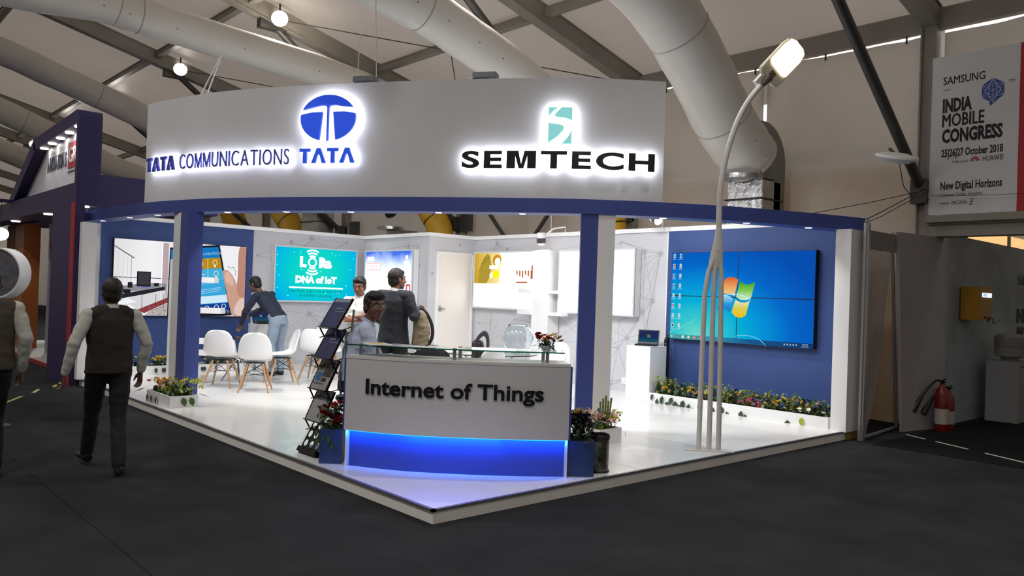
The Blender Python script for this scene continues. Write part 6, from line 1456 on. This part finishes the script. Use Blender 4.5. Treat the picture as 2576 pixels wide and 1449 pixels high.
def person(label, loc, rz, J, skin, hair, top, bottom, shoes='151414', scale=1.0, headrot=(0, 0, 0), hair_style='short', vest=None, jacket=None, glasses=False, hands=None, sleeve=1.0, curl=.6, collar=True, seed=1, wr=.006, hair_recede=0, brow=True, hd_=1.07):
    """J: joint positions in the figure's own frame (x right, y forward)"""
    D = dict(pelvis=V(0, 0, .93), waist=V(0, 0, 1.06), chest=V(0, .01, 1.24), neckb=V(0, -.015, 1.43), head=V(0, .015, 1.575),
             sr=V(.185, -.01, 1.385), er=V(.245, -.03, 1.11), wr=V(.265, .04, .86), sl=V(-.185, -.01, 1.385), el=V(-.245, -.03, 1.11), wl=V(-.265, .04, .86),
             hr=V(.09, 0, .91), kr=V(.10, .02, .49), ar=V(.10, -.02, .09), hl=V(-.09, 0, .91), kl=V(-.10, .02, .49), al=V(-.10, -.02, .09))
    D.update({k: Vector(v) for k, v in J.items()}); HR = Euler(headrot).to_matrix().to_4x4(); HC = D['head']
    t = thing('person', label, 'person', loc, rz); t.scale = (scale,)*3
    SK = mat('skin_'+skin, skin, .5, noise=.06, nscale=14); lat = (D['sr']-D['sl']).normalized()
    H = lambda x, y, z: HC+(HR.to_3x3() @ Vector((x*hd_, y*hd_, z*hd_)))
    # ---- body: one continuous skin surface, slim under the clothes
    b = MB(); HM = Matrix.Translation(HC) @ HR @ Matrix.Scale(hd_, 4); H3 = HR @ Matrix.Scale(hd_, 4)
    b.ball(H(0, -.012, .022), (.073, .090, .094), 18, 12, H3); b.ball(H(0, .020, -.030), (.060, .068, .078), 14, 10, H3); b.ball(H(0, .040, -.066), (.043, .044, .040), 12, 8, H3); b.ball(H(0, .062, -.088), (.022, .020, .018), 10, 6, H3)
    b.tube([H(0, .083, .018), H(0, .094, -.006), H(0, .108, -.028)], [.008, .0095, .013], 8); b.ball(H(.010, .096, -.031), .0085, 8, 5); b.ball(H(-.010, .096, -.031), .0085, 8, 5)
    b.tube([H(-.048, .062, .030), H(-.02, .080, .030), H(.02, .080, .030), H(.048, .062, .030)], [.009, .010, .010, .009], 8)
    for s_ in (-1, 1):
        b.ball(H(.040*s_, .055, -.025), (.020, .020, .022), 10, 6, H3); b.ball(H(.074*s_, -.008, -.005), (.010, .019, .030), 10, 8, H3 @ Matrix.Rotation(.25*s_, 4, 'Z')); b.tube([H(.070*s_, -.004, -.03), H(.078*s_, -.012, .0), H(.078*s_, -.018, .018)], [.006, .008, .008], 6)
    b.tube([H(-.020, .082, -.058), H(0, .090, -.057), H(.020, .082, -.058)], [.005, .0075, .005], 6); b.tube([H(-.017, .080, -.067), H(0, .087, -.068), H(.017, .080, -.067)], [.005, .008, .005], 6)
    nb_ = D['neckb']; b.tube([nb_-V(0, 0, .03), nb_.lerp(H(0, -.01, -.06), .5), H(0, -.012, -.05)], [.058, .052, .054], 14)
    b.tube([D['pelvis'], D['waist'], D['chest'], nb_-V(0, 0, .03)], [(.12, .08), (.11, .075), (.13, .085), (.07, .05)], 12, up=lat)
    for s_ in 'rl':
        chain(b, [nb_-V(0, 0, .03), D['s'+s_]], [.04, .045]); chain(b, [D['s'+s_], D['e'+s_], D['w'+s_]], [.045, .036, .024])
        if D.get('a'+s_) is not None: chain(b, [D['pelvis'], D['h'+s_], D['k'+s_], D['a'+s_]], [.07, .07, .045, .035])
        dv_, nn_ = (hands or {}).get(s_, ((D['w'+s_]-D['e'+s_]).normalized(), lat*(1 if s_ == 'r' else -1)))
        hand(b, D['w'+s_]+Vector(dv_).normalized()*.015, Vector(dv_), Vector(nn_), 1 if s_ == 'l' else -1, curl)
    link('body', sculpt(b, .0062, 4, name='body', m_=SK), t)
    # ---- eyes, brows, hair
    for s_ in (-1, 1):
        q = MB(); q.ball(H(.0295*s_, .0795, .008), (.0125*hd_, .0055*hd_, .0048*hd_), 12, 8, HR); e = build(q, 'eye', mat('eye_white', 'd8d2cc', .2), t, smooth=True); q = MB(); q.ball(H(.0295*s_, .0838, .008), (.0052, .0030, .0048), 10, 6, HR); build(q, 'iris', mat('iris', '1c120c', .1), e, smooth=True)
        q = MB(); q.tube([H(.014*s_, .094, .031), H(.030*s_, .088, .036), H(.047*s_, .073, .031)], [.003, .0042, .002], 6); build(q, 'eyebrow', mat('hair_'+hair, hair, .6), t, smooth=True)
    q = MB(); q.ball(H(-.011, .0945, -.036), .003, 6, 4); q.tube([H(-.018, .0895, -.0625), H(0, .0965, -.0625), H(.018, .0895, -.0625)], [.001, .0022, .001], 6); build(q, 'mouth', mat('lips_'+skin, '4a2420', .5), t)
    hb = MB(); rc = hair_recede
    hb.ball(H(0, -.022-rc, .034), (.0795, .092, .096), 18, 12, H3); hb.ball(H(0, -.045, -.015), (.070, .062, .070), 14, 10, H3)
    for s_ in (-1, 1): hb.ball(H(.058*s_, -.010, .030), (.022, .045, .045), 10, 8, H3); hb.ball(H(.066*s_, .018-rc, .018), (.012, .014, .034), 8, 6, H3)
    if hair_style == 'full':
        hb.ball(H(0, .010, .085), (.070, .075, .045), 14, 8, H3); hb.ball(H(.02, .050, .082), (.050, .035, .028), 10, 8, H3); hb.ball(H(-.03, .048, .080), (.040, .030, .024), 10, 8, H3)
    elif hair_style == 'short': hb.ball(H(0, .012-rc, .078), (.062, .068, .036), 14, 8, H3)
    link('hair', sculpt(hb, .006, 2, .0035, 40, seed, 'hair', mat('hair_'+hair, hair, .6, bump=.6, bscale=140)), t)
    # ---- trousers
    if bottom:
        q = MB(); q.tube([D['waist']-V(0, 0, .03), D['pelvis'], D['pelvis']-V(0, 0, .07)], [(.158, .112), (.170, .122), (.165, .115)], 16, up=lat)
        for s_ in 'rl':
            h_, k_, a_ = D['h'+s_], D['k'+s_], D['a'+s_]; chain(q, [h_-V(0, 0, .02), h_.lerp(k_, .5), k_, k_.lerp(a_, .5), a_.lerp(k_, .02)], [.096, .086, .068, .064, .060])
        link('trousers', sculpt(q, .011, 6, wr, 8, seed+3, 'trousers', mat('cloth_'+bottom, bottom, .85, bump=.15, bscale=60, noise=.08)), t)
        for s_ in 'rl':
            a_ = D['a'+s_]; fd = Vector(J.get('f'+s_, (0, 1, 0))).normalized(); q = MB(); up_ = V(0, 0, 1); sd = fd.cross(up_).normalized()
            q.tube([a_-fd*.05-up_*.045, a_+fd*.03-up_*.045, a_+fd*.12-up_*.055, a_+fd*.19-up_*.062], [(.038, .042), (.042, .044), (.045, .030), (.030, .020)], 12, up=sd); q.ball(a_-up_*.02, .042)
            link('shoe', sculpt(q, .008, 4, name='shoe', m_=mat('shoe_'+shoes, shoes, .4)), t)
    # ---- shirt / jacket
    def torso(mb, g, low=None, lowr=None):
        ch = [D['pelvis']+V(0, 0, .02) if low is None else low, D['waist'], D['chest'], D['chest'].lerp(nb_, .55), nb_-V(0, 0, .015), nb_+V(0, 0, .012)]
        rd = [lowr or (.168, .122), (.158, .116), (.178, .130), (.172, .110), (.098, .075), (.068, .062)]
        mb.tube(ch, [(a+g, c_+g) for a, c_ in rd], 22, up=lat)
        for s_ in 'rl': mb.tube([nb_-V(0, 0, .045), D['s'+s_]-V(0, 0, .0)], [.058+g, .054+g], 12); mb.ball(D['s'+s_]-V(0, 0, .006), .058+g, 12, 8)
    def sleeves(mb, g, frac=1.0):
        for s_ in 'rl':
            S_, E__, W_ = D['s'+s_], D['e'+s_], D['w'+s_]
            chain(mb, [S_, S_.lerp(E__, .5), E__]+([E__.lerp(W_, .5), E__.lerp(W_, .97)] if frac >= 1 else ([E__.lerp(W_, frac)] if frac > 0 else [])), [.060+g, .059+g, .053+g]+([.048+g, .040+g] if frac >= 1 else ([.046+g] if frac > 0 else [])))
    cm = mat('cloth_'+top, top, .8, bump=.12, bscale=60, noise=.05)
    q = MB(); torso(q, 0); sleeves(q, 0, sleeve); link('shirt', sculpt(q, .0095, 4, wr*1.3, 9, seed, 'shirt', cm), t)
    if collar:
        q = MB(); up2 = (H(0, -.01, -.05)-nb_).normalized(); q.tube([nb_-up2*.002, nb_+up2*.035], [(.070, .066), (.060, .060)], 20, caps=False, up=lat); o_ = build(q, 'collar', cm, t, smooth=True)
    if vest:
        q = MB(); ch = [D['pelvis']-V(0, 0, .05), D['pelvis']+V(0, 0, .04), D['waist'], D['chest'], D['chest'].lerp(nb_, .6), nb_-V(0, 0, .0)]
        q.tube([D['sl'].lerp(nb_, .30), nb_-V(0, 0, .03), D['sr'].lerp(nb_, .30)], [.066, .078, .066], 12)
        q.tube(ch, [(.198, .146), (.192, .144), (.186, .138), (.195, .146), (.186, .124), (.084, .080)], 24, up=lat)
        for s_ in 'rl': q.ball(D['s'+s_].lerp(nb_, .28)-V(0, 0, .02), .070, 12, 8)
        link('vest', sculpt(q, .0095, 4, wr*1.2, 7, seed+9, 'vest', mat('cloth_'+vest, vest, .9, bump=.3, bscale=120, noise=.1)), t)
    if jacket:
        q = MB(); torso(q, .014, D['pelvis']-V(0, 0, .13), (.185, .145)); sleeves(q, .008); link('jacket', sculpt(q, .0095, 4, wr, 7, seed+5, 'jacket', mat('cloth_'+jacket, jacket, .8, bump=.15, bscale=90, noise=.07)), t)
    if glasses:
        q = MB()
        for s_ in (-1, 1): pts = [H(.032*s_+.024*math.cos(a*PI/8), .098-abs(.024*math.cos(a*PI/8)+.0)*.12, .004+.019*math.sin(a*PI/8)) for a in range(17)]; q.tube(pts, .0016, 5); q.tube([H(.056*s_, .094, .01), H(.076*s_, .01, .008)], .0015, 5)
        q.tube([H(-.009, .100, .008), H(.009, .100, .008)], .0015, 5); g = build(q, 'glasses', mat('glasses_frame', '8a7a68', .2, metal=.8), t)
        for s_ in (-1, 1): q = MB(); q.add([H(.032*s_+.022*math.cos(a*PI/8), .0985, .004+.017*math.sin(a*PI/8)) for a in range(16)], [tuple(range(16))]); build(q, 'lens', mat('lens', 'ffffff', .0, alpha=.10), g)
    return t
R_ = math.radians
# walking man with waistcoat
person('man walking away in a dark brown waistcoat, seen whole, left of the booth', (2.13, 7.62, 0), R_(2),
       dict(pelvis=(0, 0, .92), hr=(.09, -.02, .90), kr=(.07, -.06, .48), ar=(.03, -.25, .10), hl=(-.09, .02, .90), kl=(-.06, .22, .50), al=(-.05, .36, .12), fr=(.35, .9, -.1), fl=(-.1, 1, .1),
            er=(.295, -.06, 1.13), wr=(.275, .02, .88), el=(-.30, -.05, 1.14), wl=(-.345, .02, .88), sr=(.19, -.01, 1.385), sl=(-.19, -.01, 1.385)),
       '6b4a3a', '1d1714', 'b9bab2', '17171a', vest='2c241f', seed=4, headrot=(.05, 0, 0), hands=dict(r=((.05, .2, -1), (1, .2, 0)), l=((-.1, .2, -1), (-1, .2, 0))), curl=.45, hair_style='crop')
person('man in an olive-brown waistcoat cut off by the left edge of the frame', (1.25, 7.84, 0), R_(-2),
       dict(hr=(.09, 0, .90), kr=(.08, .10, .50), ar=(.08, .02, .10), kl=(-.09, -.05, .48), al=(-.10, -.30, .12), fr=(.1, 1, 0), er=(.255, -.07, 1.13), wr=(.245, .03, .87)),
       '5d4032', '181412', 'b4b5ad', '121215', vest='4a4236', seed=8, scale=1.03, curl=.5, shoes='2a1c16', hair_style='crop', hands=dict(r=((.02, .2, -1), (1, .1, 0))))
# leaning man
person('man in a navy sweater and pale jeans leaning over the left plinth', (6.47, 13.34, ZP), R_(25),
       dict(pelvis=(0, -.03, .90), waist=(0, .06, 1.02), chest=(-.02, .20, 1.19), neckb=(-.03, .33, 1.33), head=(-.06, .43, 1.455), sr=(.17, .27, 1.30), sl=(-.21, .26, 1.28), er=(.22, .46, 1.07), wr=(.08, .62, .95), el=(-.27, .42, 1.02), wl=(-.20, .55, .82), hr=(.09, -.03, .88), hl=(-.09, -.03, .88)),
       '6b4a3a', '0e0d10', '222a3c', '8fa0b2', seed=12, scale=1.10, headrot=(-.35, 0, .1), collar=False, hair_style='short', shoes='242428')
# boy with folded arms
person('slim young man in a white shirt with folded arms standing behind the brochure rack', (5.80, 9.50, ZP), R_(145),
       dict(er=(.235, .04, 1.13), wr=(-.02, .20, 1.17), el=(-.235, .05, 1.12), wl=(.04, .18, 1.12), head=(.01, .045, 1.56), sr=(.165, 0, 1.37), sl=(-.165, 0, 1.37)),
       '8a5a42', '0d0b0b', 'dcdcd6', '22242c', seed=15, scale=1.035, headrot=(-.22, 0, -.25), hair_style='full', hands=dict(r=((-1, .15, .12), (0, 1, .2)), l=((1, .05, .1), (0, 1, .2))), curl=.35, sleeve=.55)
# man in suit with the bag
person('man in a dark suit standing with his back turned, holding a tan bag', (5.76, 8.60, ZP), R_(-62),
       dict(er=(.27, -.03, 1.15), wr=(.235, .22, 1.24), el=(-.26, .0, 1.12), wl=(-.18, .20, 1.05), head=(.015, .02, 1.575)),
       '8a6048', '1c1512', 'd8d8da', '22262c', jacket='23272e', seed=21, scale=1.09, headrot=(0, 0, -.6), hands=dict(r=((-.1, 1, .1), (.9, .1, .4)), l=((.6, .7, 0), (0, .3, 1))), curl=.8, hair_style='short')
t = thing('tan_bag', 'tan bag with a dark strap held by the man in the dark suit', 'bag', (6.0, 8.36, 0), R_(-42)); Mx = Matrix.Translation((0, 0, 1.16)) @ Matrix.Rotation(.22, 4, 'Y')
q = MB(); q.ball((0, 0, -.02), (.115, .07, .235), 18, 12, Mx); q.ball((0, 0, .12), (.085, .06, .12), 14, 10, Mx)
q = MB(); q.tube([(-.02, 0, 1.44), (.0, 0, 1.36), (.02, 0, 1.18), (.0, 0, 1.0), (-.03, 0, .93)], [(.04, .03), (.085, .05), (.115, .065), (.105, .06), (.05, .04)], 18); link('bag_body', sculpt(q, .01, 5, .008, 9, 3, 'bag_body', mat('tan_cloth', '8f8068', .8, noise=.1)), t)
q = MB(); q.tube(smooth3([(.0, 0, 1.47), (.08, 0, 1.40), (.15, 0, 1.25), (.155, 0, 1.10), (.07, 0, .95), (-.05, -.01, .88), (-.12, 0, .87)], 5), [(.008, .022)]*31, 8, up=(0, 1, 0)); build(q, 'strap', mat('strap_dark', '2a2220', .7), t, smooth=True)
# seated man with glasses
ps = person('man with glasses in a pale blue shirt seated behind the counter', (4.10, 6.73, ZP), R_(-118),
       dict(pelvis=(0, -.04, .60), waist=(0, -.03, .73), chest=(-.0, .02, .94), neckb=(.0, .07, 1.12), head=(.02, .13, 1.262), sr=(.19, .05, 1.075), sl=(-.19, .05, 1.065), er=(.25, .13, .80), wr=(.12, .36, .79), el=(-.24, .20, .80), wl=(-.08, .38, .80),
            hr=(.10, .0, .58), kr=(.13, .42, .60), ar=(.13, .40, .14), hl=(-.10, .0, .58), kl=(-.13, .42, .60), al=(-.13, .40, .14)),
       '6b4738', '0c0a0a', 'c2cee8', '2a2c34', glasses=True, seed=31, scale=1.12, headrot=(-.05, 0, -1.12), hair_style='full', wr=.008)
t = thing('stool', 'round stool under the seated man behind the counter', 'stool', (4.10, 6.76, ZP)); q = MB(); q.lathe([(0, .50), (.17, .50), (.18, .52), (.17, .545), (0, .55)], 24); build(q, 'seat', BLACK, t, smooth=True); q = MB(); q.lathe([(.02, .02), (.02, .5)], 12); q.lathe([(0, 0), (.2, 0), (.2, .012), (0, .03)], 24); build(q, 'base', CHROME, t, smooth=True)
